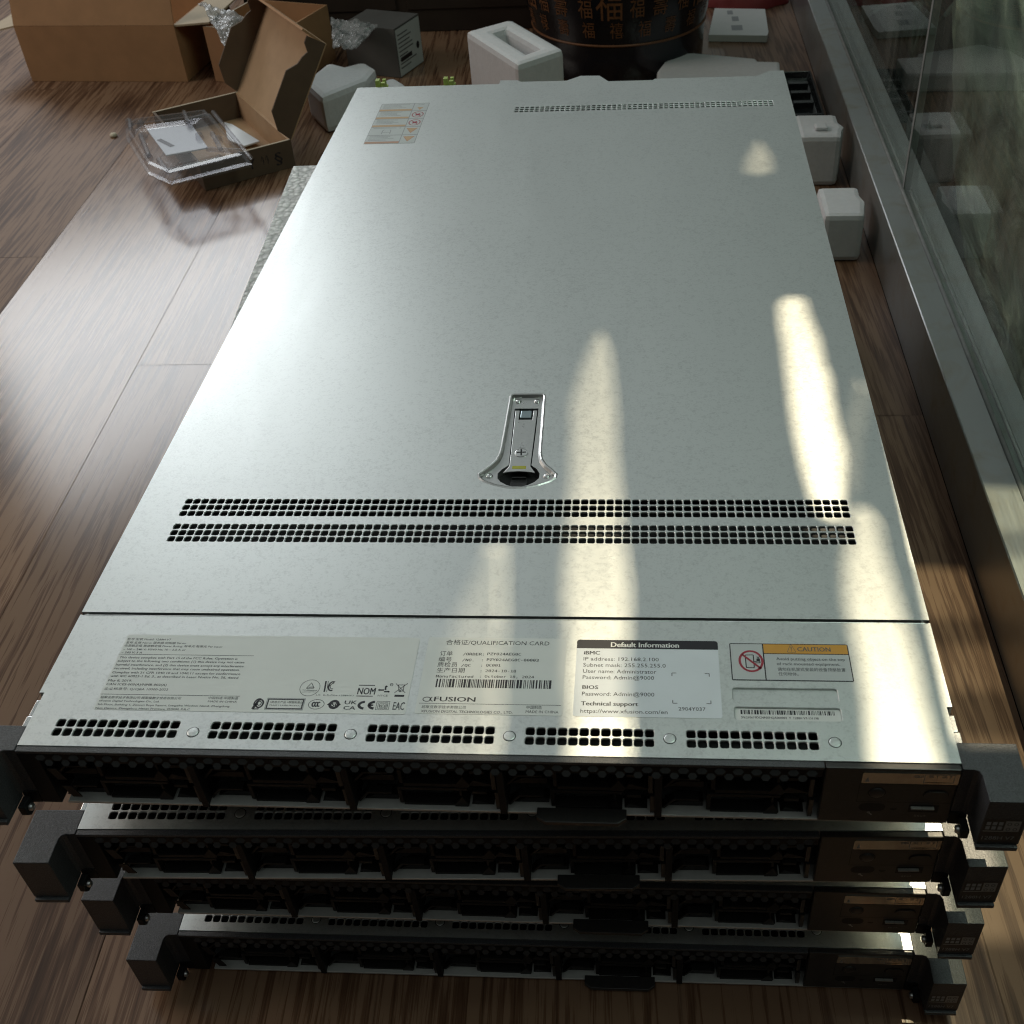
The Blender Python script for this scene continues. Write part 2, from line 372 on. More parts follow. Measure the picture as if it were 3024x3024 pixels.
# ------------------------------------------------------------------ setting: plank floor
def build_floor():
    mb = MB(); cols = []
    tilt = -.045                                                    # boards run slightly off the stack's axis
    edges = [-2660, -2455, -2250, -2045, -1840, -1635, -1430, -1225, -1020, -858, -653, -449, -265, -84, 100, 288, 493, 700, 905, 1110, 1315, 1520]
    joints = {8: [340, 1560], 9: [955, 2200], 10: [1900], 11: [-40, 700, 1980], 12: [240, 1500], 13: [-200], 14: [1100], 15: [600]}
    rnd = random.Random(4)
    y_lo, y_hi = -700, 4800
    gap, dep = .35, .7
    for i in range(len(edges) - 1):
        js = joints.get(i, [rnd.uniform(-300, 900) + 1300 * k for k in range(4)])
        ys = [y_lo] + [j for j in sorted(js) if y_lo < j < y_hi] + [y_hi]
        for a, b in zip(ys[:-1], ys[1:]):
            gloss = 1.0 if i in (10, 11, 12, 13, 14) else (.25 if i < 10 else .45)
            r = rnd.random()
            x0, x1 = edges[i] + gap, edges[i + 1] - gap; ya, yb = a + gap, b - gap
            S = lambda x, y: x + tilt * y
            def clip(poly, lim=349.4):
                out = []
                for k in range(len(poly)):
                    p, q = poly[k - 1], poly[k]
                    if (p[0] <= lim) != (q[0] <= lim): f = (lim - p[0]) / (q[0] - p[0]); out.append(tuple(p[j] + (q[j] - p[j]) * f for j in range(3)))
                    if q[0] <= lim: out.append(q)
                return out
            top = [(S(x0, ya), ya, 0), (S(x1, ya), ya, 0), (S(x1, yb), yb, 0), (S(x0, yb), yb, 0)]
            bot = [(S(edges[i], a), a, -dep), (S(edges[i + 1], a), a, -dep), (S(edges[i + 1], b), b, -dep), (S(edges[i], b), b, -dep)]
            for quad in (top, bot):
                c = clip(quad)
                if len(c) > 2: mb.add(c, [tuple(range(len(c)))]); cols.append((r, gloss, rnd.random()))
    o = mb.build('floor', 'wood_floor'); tag(o, kind='structure')
    ca = o.data.color_attributes.new('plank', 'FLOAT_COLOR', 'CORNER')
    for p, c in zip(o.data.polygons, cols):
        for li in p.loop_indices: ca.data[li].color = (*c, 1)
build_floor()

# ------------------------------------------------------------------ added, unseen: ceiling high above, openings shaped to cast the sun streaks
def build_sun_gobo():
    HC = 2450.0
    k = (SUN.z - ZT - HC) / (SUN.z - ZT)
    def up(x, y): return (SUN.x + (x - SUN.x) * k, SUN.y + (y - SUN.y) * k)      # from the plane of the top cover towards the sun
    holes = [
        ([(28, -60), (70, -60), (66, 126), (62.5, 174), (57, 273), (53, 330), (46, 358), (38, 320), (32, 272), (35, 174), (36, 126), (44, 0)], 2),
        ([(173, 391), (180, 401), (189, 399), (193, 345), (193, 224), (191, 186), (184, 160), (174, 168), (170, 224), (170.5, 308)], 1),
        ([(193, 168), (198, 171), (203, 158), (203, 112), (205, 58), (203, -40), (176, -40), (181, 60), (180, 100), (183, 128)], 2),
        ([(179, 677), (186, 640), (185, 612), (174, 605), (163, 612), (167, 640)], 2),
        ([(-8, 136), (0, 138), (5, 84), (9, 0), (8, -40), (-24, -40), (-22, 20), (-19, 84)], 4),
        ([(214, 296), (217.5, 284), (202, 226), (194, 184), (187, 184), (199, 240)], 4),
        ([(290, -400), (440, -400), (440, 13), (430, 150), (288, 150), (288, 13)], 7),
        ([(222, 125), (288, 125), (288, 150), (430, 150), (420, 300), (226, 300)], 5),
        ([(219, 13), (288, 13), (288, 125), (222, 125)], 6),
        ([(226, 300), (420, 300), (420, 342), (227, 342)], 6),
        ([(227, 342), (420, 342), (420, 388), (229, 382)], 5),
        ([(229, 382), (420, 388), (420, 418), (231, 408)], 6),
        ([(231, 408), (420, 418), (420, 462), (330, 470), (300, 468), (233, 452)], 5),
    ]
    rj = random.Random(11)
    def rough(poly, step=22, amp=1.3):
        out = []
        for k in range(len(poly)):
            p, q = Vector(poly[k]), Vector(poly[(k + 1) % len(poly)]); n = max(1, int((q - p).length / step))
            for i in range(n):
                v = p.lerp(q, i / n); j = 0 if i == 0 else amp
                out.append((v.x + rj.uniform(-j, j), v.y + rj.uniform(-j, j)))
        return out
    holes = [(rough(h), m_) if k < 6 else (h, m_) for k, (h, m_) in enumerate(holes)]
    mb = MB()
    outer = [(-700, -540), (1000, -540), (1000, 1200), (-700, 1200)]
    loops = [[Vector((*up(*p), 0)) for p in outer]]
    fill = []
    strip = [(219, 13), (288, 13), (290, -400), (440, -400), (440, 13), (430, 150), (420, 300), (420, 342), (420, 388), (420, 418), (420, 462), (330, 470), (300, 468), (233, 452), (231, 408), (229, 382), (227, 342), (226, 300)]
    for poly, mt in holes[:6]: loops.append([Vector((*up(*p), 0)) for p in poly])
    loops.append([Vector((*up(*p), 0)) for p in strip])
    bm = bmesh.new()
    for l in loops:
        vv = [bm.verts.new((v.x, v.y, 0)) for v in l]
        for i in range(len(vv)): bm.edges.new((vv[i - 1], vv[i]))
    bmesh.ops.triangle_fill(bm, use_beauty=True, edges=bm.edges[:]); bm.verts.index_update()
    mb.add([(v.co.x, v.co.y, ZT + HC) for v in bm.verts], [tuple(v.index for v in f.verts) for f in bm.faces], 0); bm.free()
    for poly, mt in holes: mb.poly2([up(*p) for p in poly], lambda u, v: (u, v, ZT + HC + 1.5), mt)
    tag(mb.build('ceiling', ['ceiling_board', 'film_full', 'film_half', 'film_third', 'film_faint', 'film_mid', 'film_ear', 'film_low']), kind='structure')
build_sun_gobo()

# ------------------------------------------------------------------ window wall at the right
def build_window():
    w = tag(empty('window_wall', (384, 700, 0)), 'glass window wall standing in a low stained steel rail along the right side', 'window')
    def P(mb, name, mat, **kw): return mb.build(name, mat, w, loc=(-384, -700, 0), **kw)
    mb = MB(); ya, yb = -800, 4400
    prof = [(350, .6), (350, 69), (351, 70), (377, 70), (378, 67), (390, 67), (391, 70), (411, 70), (412, 69), (412, .6)]
    n = len(prof); mb.add([(x, ya, z) for x, z in prof] + [(x, yb, z) for x, z in prof], [(i, i + 1, n + i + 1, n + i) for i in range(n - 1)])
    P(mb, 'sill_rail', 'brushed_steel')
    mb = MB(); mb.tube([(379.6, ya, 69.5), (379.6, yb, 69.5)], 2.4, 8); mb.tube([(389.0, ya, 68.5), (389.0, yb, 68.5)], 1.6, 8); P(mb, 'gasket', 'gasket', smooth=True)
    yj = 955
    mb = MB(); mb.box(381, 388, ya, yj - 4, 68, 1700); P(mb, 'glass_pane', 'window_glass')
    mb = MB(); mb.box(381, 388, yj + 4, yb, 68, 1700); P(mb, 'glass_pane', 'window_glass')
    mb = MB(); mb.box(380.4, 388.6, yj - 3.6, yj + 3.6, 70, 1700); P(mb, 'joint_strip', 'gasket')
build_window()
mb = MB(); mb.box(420, 4200, -900, 5200, -200, -160); tag(mb.build('garden_ground', 'soil'), kind='structure')
mb = MB(); mb.box(413, 420, -800, 4400, -160, 55); mb.build('garden_kerb', 'soil')['kind'] = 'structure'
def build_tree():
    a, b = atx(ZD(1918, -60), 505), atx(ZD(1995, 900), 505); d = (b - a).normalized()
    a, b = a - d * 900, b + d * 250
    t = tag(empty('tree', b), 'leaning rough barked tree trunk outside the glass at the right', 'tree')
    mb = MB(); rn = random.Random(2); n = 60; ns = 26; vs = []; x = Vector((1, 0, 0)); y = d.cross(x).normalized(); x = y.cross(d)
    for i in range(n + 1):
        c = b.lerp(a, i / n) - b
        for k in range(ns):
            q = 2 * math.pi * k / ns; r = 72 * (1 + .10 * math.sin(3 * q + i * .21) + .05 * math.sin(7 * q - i * .4) + rn.uniform(-.04, .04))
            vs.append(c + x * (r * math.cos(q)) + y * (r * math.sin(q)))
    mb.add(vs, [(i * ns + k, i * ns + (k + 1) % ns, (i + 1) * ns + (k + 1) % ns, (i + 1) * ns + k) for i in range(n) for k in range(ns)])
    mb.build('trunk', 'bark', t, smooth=True)
build_tree()
def build_plant(loc, sc, seed, label):
    t = tag(empty('broad_leaf_plant', loc), label, 'plant', 'plants outside the window'); rn = random.Random(seed)
    for j in range(6):
        a = rn.uniform(0, 2 * math.pi); L = rn.uniform(220, 360) * sc; tilt = rn.uniform(.5, 1.1)
        mb = MB(); vs = []; n = 10
        for i in range(n + 1):
            u = i / n; r = L * (.35 + u * .8); z = L * (.9 * math.sin(u * 2.2 + .2)) * tilt + 60; wd = L * .30 * math.sin(math.pi * min(1, u * .93 + .07)) + 2
            for q in (-1, -.5, 0, .5, 1): vs.append((r * math.cos(a) - wd * q * math.sin(a), r * math.sin(a) + wd * q * math.cos(a), z + abs(q) * wd * .25))
        mb.add(vs, [(i * 5 + k, i * 5 + k + 1, i * 5 + k + 6, i * 5 + k + 5) for i in range(n) for k in range(4)]); mb.build('leaf', 'leaf_green', t, smooth=True)
        mb = MB(); mb.tube([(0, 0, 0), (L * .2 * math.cos(a), L * .2 * math.sin(a), L * .2 * tilt + 30), (L * .35 * math.cos(a), L * .35 * math.sin(a), L * .9 * math.sin(.2) * tilt + 60)], 4, 6); mb.build('stem', 'leaf_green', t, smooth=True)
build_plant((620, 2050, -160), .45, 3, 'dark broad leaved plant outside the glass beyond the joint strip')
build_plant((640, 2600, -160), .5, 5, 'larger dark plant farther back outside the glass')

def build_hedge():
    t = tag(empty('hedge', (900, 2600, -160)), 'dense dark green hedge along the far side of the outdoor strip behind the glass', 'hedge')
    rn = random.Random(8); mb = MB(); mb.box(60, 200, -2300, 2600, 0, 1750); mb.build('branches', 'soil', t)
    mb = MB()
    for k in range(5200):
        c = Vector((rn.uniform(-40, 60), rn.uniform(-2320, 2620), rn.uniform(5, 1800))); a = Vector((rn.uniform(-1, 1), rn.uniform(-1, 1), rn.uniform(-1, 1))).normalized(); b = a.cross(Vector((rn.uniform(-1, 1), rn.uniform(-1, 1), .3))).normalized(); l = rn.uniform(35, 75)
        mb.add([c - a * l, c + b * l * .45, c + a * l, c - b * l * .45], [(0, 1, 2, 3)])
    mb.build('leaves', 'leaf_green', t)
build_hedge()

# ------------------------------------------------------------------ rack server
HT = 43.0                                                         # top of a server above its base
def rrect(x0, x1, y0, y1, r, n=4):
    out = []
    for cx, cy, a in ((x1 - r, y1 - r, 0), (x0 + r, y1 - r, 90), (x0 + r, y0 + r, 180), (x1 - r, y0 + r, 270)):
        for k in range(n + 1): b = R(a + 90 * k / n); out.append((cx + r * math.cos(b), cy + r * math.sin(b)))
    return out
def square_ring(x0, x1, y0, y1, n=4):
    out = []
    for (cx, cy), ((ax, ay), (bx, by)) in zip(((x1, y1), (x0, y1), (x0, y0), (x1, y0)), (((x1, (y0 + y1) / 2), ((x0 + x1) / 2, y1)), (((x0 + x1) / 2, y1), (x0, (y0 + y1) / 2)), ((x0, (y0 + y1) / 2), ((x0 + x1) / 2, y0)), (((x0 + x1) / 2, y0), (x1, (y0 + y1) / 2)))):
        for k in range(n + 1):
            u = 2 * k / n
            out.append((ax + (cx - ax) * u, ay + (cy - ay) * u) if u <= 1 else (cx + (bx - cx) * (u - 1), cy + (by - cy) * (u - 1)))
    return out
def cell(mb, X0, X1, Y0, Y1, x0, x1, y0, y1, r, z, depth=1.1, floor=False, cham=.28, n=4):
    o = square_ring(X0, X1, Y0, Y1, n); a = rrect(x0 - cham, x1 + cham, y0 - cham, y1 + cham, r + cham, n); b = rrect(x0, x1, y0, y1, r, n); k = len(o)
    vs = [(*p, z) for p in o] + [(*p, z) for p in a] + [(*p, z - cham) for p in b] + [(*p, z - depth) for p in b]
    fs = [(j * k + i, j * k + (i + 1) % k, (j + 1) * k + (i + 1) % k, (j + 1) * k + i) for j in range(3) for i in range(k)]
    if floor: fs.append(tuple(range(3 * k, 4 * k)))
    mb.add(vs, fs)
def flat(mb, x0, x1, y0, y1, z):
    if x1 - x0 > 1e-6 and y1 - y0 > 1e-6: mb.add([(x0, y0, z), (x1, y0, z), (x1, y1, z), (x0, y1, z)], [(0, 1, 2, 3)])
def vents(mb, X0, X1, xa, px, nx, yc, z, hw, hh, r):
    """a band across X0..X1 with rows of rounded square holes; yc = row centres from front to back, returns the band's y range"""
    py = abs(yc[1] - yc[0])
    y0, y1 = yc[0] - py / 2, yc[-1] + py / 2
    for i in range(nx):
        cx = xa + i * px
        for y in yc: cell(mb, cx - px / 2, cx + px / 2, y - py / 2, y + py / 2, cx - hw, cx + hw, y - hh, y + hh, r, z)
    flat(mb, X0, xa - px / 2, y0, y1, z); flat(mb, xa + (nx - 1) * px + px / 2, X1, y0, y1, z)
    return y0, y1

def K(x, y): p = atz(LK(x, y), ZT); return (p.x, p.y)
LATCH = [(-9.2, 281), (-8.6, 283), (-6.6, 284.3), (11.6, 284.3), (13.8, 283), (14.4, 281), (15.2, 250), (15.6, 231), (15.8, 222), (17, 215.5), (19.6, 210.5), (24.2, 205), (26.6, 201.6), (26.2, 197.6), (23, 194),
         (16, 190.4), (9, 188.2), (3, 187.6), (-3, 188.2), (-10, 190.4), (-17, 194), (-20.4, 197.6), (-21, 201.6), (-18.8, 205), (-14.4, 210.5), (-11.6, 215.5), (-10.2, 222), (-9.8, 231), (-9.5, 250)]
def shrink(poly, d):
    out = []; n = len(poly)
    for i in range(n):
        a, p, b = Vector(poly[i - 1]), Vector(poly[i]), Vector(poly[(i + 1) % n])
        d1 = (p - a).normalized(); d2 = (b - p).normalized(); n1 = Vector((-d1.y, d1.x)); n2 = Vector((-d2.y, d2.x))
        s = (n1 + n2); s = s / max(.3, s.length_squared) * 2
        out.append((p.x - s.x * d, p.y - s.y * d))
    return out

def make_server(full):
    """full: the topmost one, with the stickers and latch the photo shows; the others show only their front strip"""
    root = empty('rack_server')
    F = 215.5; T = HT
    mb = MB()                                                       # chassis: side walls, floor with the front lip, rear
    mb.box(-215.5, -214.3, 2, 838, 2, T - 1.2); mb.box(214.3, 215.5, 2, 838, 2, T - 1.2); mb.box(-214.3, 214.3, 836.8, 838, 2, T - 1.2)
    mb.box(-215.5, 215.5, 6, 838, 0, 2)
    mb.build('chassis', 'chassis_steel', root)
    mb = MB(); mb.box(-203, 214, -3.2, 5.9, 2.0, 3.4); mb.build('front_lip', 'lip_steel', root, bevel=.3)
    mb = MB(); mb.box(-213, 213, 8, 200, T - 14, T - 12.5); mb.build('inner_tray', 'inner_dark', root)
    mb = MB(); mb.box(-205.5, 155.5, -1.3, 15.8, T - 9.6, T - 8.7); mb.build('bay_roof', 'slot_black', root)  # shield added to stop sun through the vents reaching the bays
    mb = MB(); mb.box(-60, 210, 700, 800, T - 6, T - 5); mb.build('rear_tray', 'slot_black', root)
    # rear cover
    mb = MB(); z = T; W2 = 218.0
    nx = 79; px = 376.9 / 78
    y = 86.2
    v1 = [143.6, 148.9, 154.2]; v2 = [165.5, 170.9, 176.3]
    a0, a1 = vents(mb, -W2, W2, -188.5, px, nx, v1, z, 1.95, 2.05, 1.0); flat(mb, -W2, W2, y, a0, z)
    b0, b1 = vents(mb, -W2, W2, -188.5, px, nx, v2, z, 1.95, 2.05, 1.0); flat(mb, -W2, W2, a1, b0, z)
    if full:
        X0, X1, Y0, Y1 = -26, 32, 184.4, 288
        flat(mb, -W2, W2, b1, Y0, z); flat(mb, -W2, X0, Y0, Y1, z); flat(mb, X1, W2, Y0, Y1, z)
        lo = [[Vector((x, yy, 0)) for x, yy in ((X0, Y0), (X1, Y0), (X1, Y1), (X0, Y1))], [Vector((*p, 0)) for p in LATCH]]
        mb.add([(v.x, v.y, z) for l in lo for v in l], tessellate_polygon(lo)); y = Y1
    else:
        y = b1
    v3 = [761.2, 766.0, 770.8]
    c0, c1 = vents(mb, -W2, W2, -46.6, 5.0, 50, v3, z, 1.75, 1.75, .5); flat(mb, -W2, W2, y, c0, z)
    flat(mb, -W2, W2, c1, 832.5, z)
    edge = [(-W2, 832.5), (W2, 832.5), (W2, 851.5), (204, 852), (190.4, 838), (88, 838.5), (86, 835), (41, 835), (31.5, 851.5), (12, 852.5), (-1.8, 840), (-48.7, 840.5), (-52.6, 845), (-70.2, 846), (-70.6, 836), (-W2, 836.5)]
    mb.prism(edge, z - 1.2, z)
    mb.box(-W2, -W2 + 1.2, 86.2, 836, T - 22, z - .02); mb.box(W2 - 1.2, W2, 86.2, 836, T - 22, z - .02)
    mb.box(-W2, W2, 86.2, 87.2, T - 5, z - .02)
    rear = mb.build('rear_cover', 'galvanised_steel', root)
    # front cover
    mb = MB(); rows = [8.0, 13.4]; py = 5.4
    y0, y1 = rows[0] - py / 2, rows[1] + py / 2
    xs = [(-199.6, 5.1), (-123.9, 5.08), (-48.9, 5.02), (24.9, 4.97), (98.4, 4.97)]
    x = -F
    flat(mb, -F, F, 0, y0, z)
    for gx, gp in xs:
        flat(mb, x, gx - gp / 2, y0, y1, z)
        for i in range(12):
            for r_ in rows: cell(mb, gx + (i - .5) * gp, gx + (i + .5) * gp, r_ - py / 2, r_ + py / 2, gx + i * gp - 2.05, gx + i * gp + 2.05, r_ - 2.1, r_ + 2.1, 1.05, z)
        x = gx + 11.5 * gp
    flat(mb, x, F, y0, y1, z)
    flat(mb, -F, F, y1, 20.6, z)
    X0, X1 = 117.5, 168.5
    flat(mb, -F, X0, 20.6, 42, z); flat(mb, X1, F, 20.6, 42, z)
    cell(mb, X0, X1, 20.6, 31.2, 118.8, 167.3, 22.1, 29.5, 1.2, z, .9, True, n=4)
    cell(mb, X0, X1, 31.2, 42, 118.6, 167.2, 33.3, 41.0, 1.2, z, .9, True, n=4)
    flat(mb, -F, F, 42, 83.9, z)
    flat(mb, -W2, -F, 31.5, 83.9, z); flat(mb, F, W2, 31.5, 83.9, z)
    mb.box(-F, F, .02, 1.0, T - 4, z - .02)
    mb.box(-W2, -W2 + 1, 31.5, 84.2, T - 30, z - .02); mb.box(W2 - 1, W2, 31.5, 84.2, T - 30, z - .02)
    mb.tube([(-F, 83.95, z - .22), (F, 83.95, z - .22)], .42, 8)
    mb.build('front_cover', 'galvanised_steel', root)
    mb = MB(); mb.box(-F + 4, F - 1, 83, 89, T - 4, T - 2.6); mb.build('seam_gasket', 'slot_black', root)  # black strip stands in for the shade inside the cover seam
    for k, (rx, ry) in enumerate(((-133.6, 9.2), (-58.6, 9.7), (15.5, 10.3), (88.7, 10.5), (162.4, 10.1))):
        mb = MB(); mb.lathe([(2.65, .05), (2.6, .22), (2.2, .40), (0, .55)], (rx, ry, T), 24); mb.ring2((rx, ry), 3.0, 3.0, .42, lambda u, v: (u, v, T + .04), 1); mb.build('rivet', ['galvanised_steel', 'inner_dark'], root)
    for s in (-1, 1):                                               # side clips just behind the ears
        for ya, yb, w in ((18.6, 27.8, 2.6), (10.6, 18.2, 3.2)):
            mb = MB(); mb.box(s * 215.8 if s > 0 else -215.8 - w, 215.8 + w if s > 0 else -215.8, ya, yb, T - 26, T - 1.5); mb.build('rail_clip', 'bright_steel', root, bevel=.3)
    if full:
        mb = MB(); mb.box(-224.5, -218.0, 283, 288, T - 17, T - 11); mb.build('rail_pin', 'inner_dark', root, bevel=.5)
    # front bezel: dark strip along the top edge, honeycomb below it, dividers between the bays
    mb = MB(); mb.box(-F, 156.4, -3.4, -.02, T - 2.2, T - .35); mb.build('bezel_strip', 'coarse_black', root, bevel=.35)
    mb = MB()
    def hexa(cx, cz, r, y, mat, sq=1):
        mb.poly2([(cx + r * math.cos(R(60 * k)), cz + sq * r * .9 * math.sin(R(60 * k))) for k in range(6)], lambda u, v: (u, y - (T - 2.2 - v) * .55, v), mat)
    mb.box(-206, 156, -2.9, -1.6, T - 8.0, T - 2.3)
    for k in range(45):
        cx = -204 + 8.07 * k
        if cx < 154: hexa(cx, T - 3.0 - 1.0, 2.6, -3.0, 1, .62)
        if cx + 4 < 154: hexa(cx + 4.03, T - 6.2, 2.2, -3.0, 1, .8)
    mb.build('honeycomb_grille', ['black_plastic', 'dark_mesh'], root)
    bays = [-206, -133.6, -61.2, 11.2, 83.6, 156]
    for k, bx in enumerate(bays[1:-1]):
        mb = MB(); mb.box(bx - 1.7, bx + 1.7, -3.8, 12, 2.1, T - 8.2); mb.build('bay_divider', 'black_plastic', root, bevel=.3)
    mb = MB(); mb.box(-215.5, -206, -3.4, 12, 2.4, T - 2.4); mb.build('bay_divider', 'black_plastic', root, bevel=.4)
    mb = MB(); mb.box(-206, 156, 16, 18, 3.4, T - 3); mb.build('bay_back', 'slot_black', root)
    for k in range(5):
        for row in (0, 1):
            c = empty('drive_blank'); c.parent = root; b0 = bays[k]; zt = T - 10.2 - row * 15.6; xo = -1.6 * row; fy = -.6
            c.location = (b0 * MM, 0, 0)
            Pl = lambda u, v, w: (u, w, v)
            mb = MB()
            def seg(x0, x1, z0, z1, d=6): mb.box(x0 + xo, x1 + xo, fy, fy + d, z0, z1)
            seg(24.0, 57.5, zt - 2.0, zt); seg(24.0, 25.9, zt - 12.3, zt - 2.02); seg(25.92, 56.5, zt - 14.6, zt - 12.32); seg(53.4, 54.6, zt - 6, zt - 2.02)
            mb.prism([(50.4 + xo, zt - 12.3), (54.4 + xo, zt - 6.0), (57.4 + xo, zt - 12.3), (56.6 + xo, zt - 14.4), (50.4 + xo, zt - 14.4)], fy - .5, fy + 6, 0, Pl)
            mb.build('pull_loop', 'carrier_grey', c, bevel=.25)
            mb = MB(); mb.prism([(3, zt - 13), (8, zt - 6.5), (19, zt - 6.5), (19, zt - 5.2), (7.2, zt - 5.2), (1.9, zt - 12.4)], fy + .6, fy + 5, 0, Pl); mb.prism([(3.4, zt - 14.6), (21, zt - 14.6), (21, zt - 10.4), (10, zt - 10.4)], fy + 3, fy + 9, 0, Pl)
            mb.build('bracket', 'carrier_grey', c, bevel=.2)
            mb = MB(); mb.box(57.8, 64.5, fy + 1, fy + 3, zt - 5.6, zt - 3.6); mb.prism([(59, zt - 10.5), (68.5, zt - 14.2), (68.5, zt - 14.8), (56, zt - 14.8)], fy + 1, fy + 8, 0, Pl); mb.build('light_guide', 'carrier_grey', c)
            mb = MB(); mb.box(69.8 - xo * .6 - 2, 71.0 - xo * .6 - 1.2, fy - 1.4, fy + 3, zt - 14, zt - 1); mb.build('release_latch', 'satin_black', c)
    for k in range(2):                                              # small printed tags at the far left bay
        mb = MB(); zz = T - 12.5 - 13.6 * k; mb.prism([(-204 + 3 * k, zz), (-199.4 + 3 * k, zz), (-196.6 + 3 * k, zz - 8.4), (-201.2 + 3 * k, zz - 8.4)], -4.05, -3.6, 0, lambda u, v, w: (u, w, v)); mb.build('printed_tag', 'carrier_grey', root)
    mb = MB(); mb.prism([(26.8, -1.2), (69, -1.2), (69, -6.5), (65, -9.2), (31, -9.2), (26.8, -6.5)], 2.0, 4.6); mb.build('pull_tab', 'satin_black', root, bevel=.4)
    # control panel at the right
    cp = MB(); cp.box(156.9, 215.3, -3.4, -.1, 2.6, T - .4); pan = cp.build('control_panel', 'satin_black', root, bevel=.5)
    Pp = lambda d: (lambda u, v: (u, -3.4 - d, v + T))
    mb = MB(); mb.prism(rrect(173.2, 214.9, -10.3, -2.9, .5, 2), -3.9, -3.41, 0, lambda u, v, w: (u, w, v + T)); mb.build('display_strip', 'panel_gloss', pan)
    mb = MB(); P = Pp(.56)
    mb.text('▲', 174.6, 176.6, -9.3, 3.4, P); mb.text('品 1', 201.6, 205.4, -5.4, 1.7, P); mb.text('品 2', 207.4, 211.6, -5.4, 1.7, P); mb.ring2((196.6, -4.8), 1.2, .8, .35, P); mb.ring2((198.2, -4.8), 1.2, .8, .35, P)
    mb.frame2(199.8, 213, -9.2, -3.3, .3, P); mb.rect2(201.6, 209.4, -9.9, -8.6, P, 1); mb.text('FLEX IO', 202, 209, -9.5, .9, P)
    mb.build('printing', ['print_light', 'panel_gloss'], pan)
    mb = MB(); P = Pp(.05); mb.frame2(172.8, 214.8, -25, -11.4, .28, P)
    mb.ring2((181.1, -17.8), 4.1, 3.5, .5, P); mb.rect2(157, 157.5, -37, -1, P); mb.ring2((190, -29.6), 1.7, 1.3, 1.3, P, 0, 180, 360)
    mb.build('panel_groove', 'slot_black', pan)
    mb = MB(); mb.lathe([(0, .9), (2.6, .85), (3.3, .5), (3.4, 0)], (0, 0, 0), 24); o = mb.build('power_button', 'satin_black', pan, smooth=True); o.rotation_euler = (R(90), 0, 0); o.location = (181.1 * MM, -3.42 * MM, (T - 17.8) * MM)
    mb = MB(); mb.prism(rrect(201.9, 212.1, -21.2, -15.8, 2.6, 5), -4.1, -3.41, 0, lambda u, v, w: (u, w, v + T)); mb.ring2((207, -18.5), 5.7, 3.3, .45, Pp(.07), 1); mb.build('locator_button', ['satin_black', 'slot_black'], pan, bevel=.2)
    mb = MB(); mb.poly2(rrect(174.4, 186.2, -32, -26, 2.9, 6), Pp(.06)); mb.build('oval_port', 'slot_black', pan)
    mb = MB(); mb.rect2(196.6, 209.9, -32.1, -26.4, Pp(.06), 0); mb.box(197.4, 202.3, -5.0, -3.5, T - 28.3, T - 27.6, 1); mb.box(202.5, 207.6, -5.0, -3.5, T - 28.3, T - 27.6, 1); mb.build('data_port', ['slot_black', 'white_metal'], pan)
    mb = MB(); P = Pp(.06); mb.line2((179.4, -33.2), (181, -35), .7, P); mb.ring2((179.3, -33.1), .7, .7, .4, P); mb.text('SS⇌', 200, 205.3, -35.6, 1.3, P); mb.build('printed_icon', 'print_light', pan)
    # mounting ears
    for s in (-1, 1):
        prof = [(215.7, 11.3), (241.6, 11.3), (241.6, -19.5), (223.2, -19.5), (223.2, -6), (222.4, -4), (220.6, -3.2), (215.7, -3.1)]
        base = [(215.7, 11.2), (223.0, 11.2), (223.0, -4.5), (220.6, -3.6), (215.7, -3.3)]
        if s < 0: prof = [(-a, b) for a, b in reversed(prof)]; base = [(-a, b) for a, b in reversed(base)]
        mb = MB(); mb.prism(prof, T - 31.5, T)
        mb.box(223.2 if s > 0 else -241.0, 241.0 if s > 0 else -223.2, -21.2, -4, T - 34.2, T - 31.45)
        ear = mb.build('mounting_ear', 'coarse_black', root, bevel=.45)
        mb = MB(); mb.prism(base, 2.2, T - 31.6); mb.prism([(-11.5, T - 34), (-4.6, T - 34), (-4.6, 3), (-6, .4), (-9.5, .4), (-11.5, 3)], 219.6, 223.1, 0, lambda u, v, w: (s * w, u, v)); mb.build('screw_housing', 'black_plastic', ear, bevel=.5)
        mb = MB(); mb.lathe([(1.9, 0), (1.9, 1.2), (1.4, 1.8), (0, 1.9)], (0, 0, 0), 14); o = mb.build('thumb_screw', 'stamped_steel', ear, smooth=True); o.rotation_euler = (0, R(-90 if s > 0 else 90), 0); o.location = (s * 219.5 * MM, -8 * MM, 5 * MM)
        if s > 0:
            mb = MB(); mb.rect2(223.9, 240.6, -31.2, -12.6, lambda u, v: (u, -19.62, v + T)); bd = mb.build('badge', 'satin_black', ear)
            mb = MB(); P = lambda u, v: (u, -19.72, v + T); Q = lambda u, v: (u, -19.80, v + T)
            mb.rect2(232.8, 239.4, -21.4, -13.6, P, 0); mb.rect2(224.2, 232.8, -21.6, -20.9, P, 0)
            for i in range(3):
                for j in range(2): mb.rect2(224.9 + 2.6 * i, 226.7 + 2.6 * i, -20 + 3.2 * j, -17.6 + 3.2 * j, P, 1)
            for i in range(2):
                for j in range(2): mb.ring2((234.6 + 2.9 * i, -19.6 + 3.8 * j), 1.0, 1.2, .45, Q, 2)
            mb.text('1288H V7', 224.8, 238.6, -27.6, 2.7, P, 1); mb.build('printing', ['print_light', 'ink_faint', 'ink_grey'], bd)
            bd.data.materials[0] = MATS['satin_black']
    if full: stickers(root); latch(root); back_connectors(root)
    return root

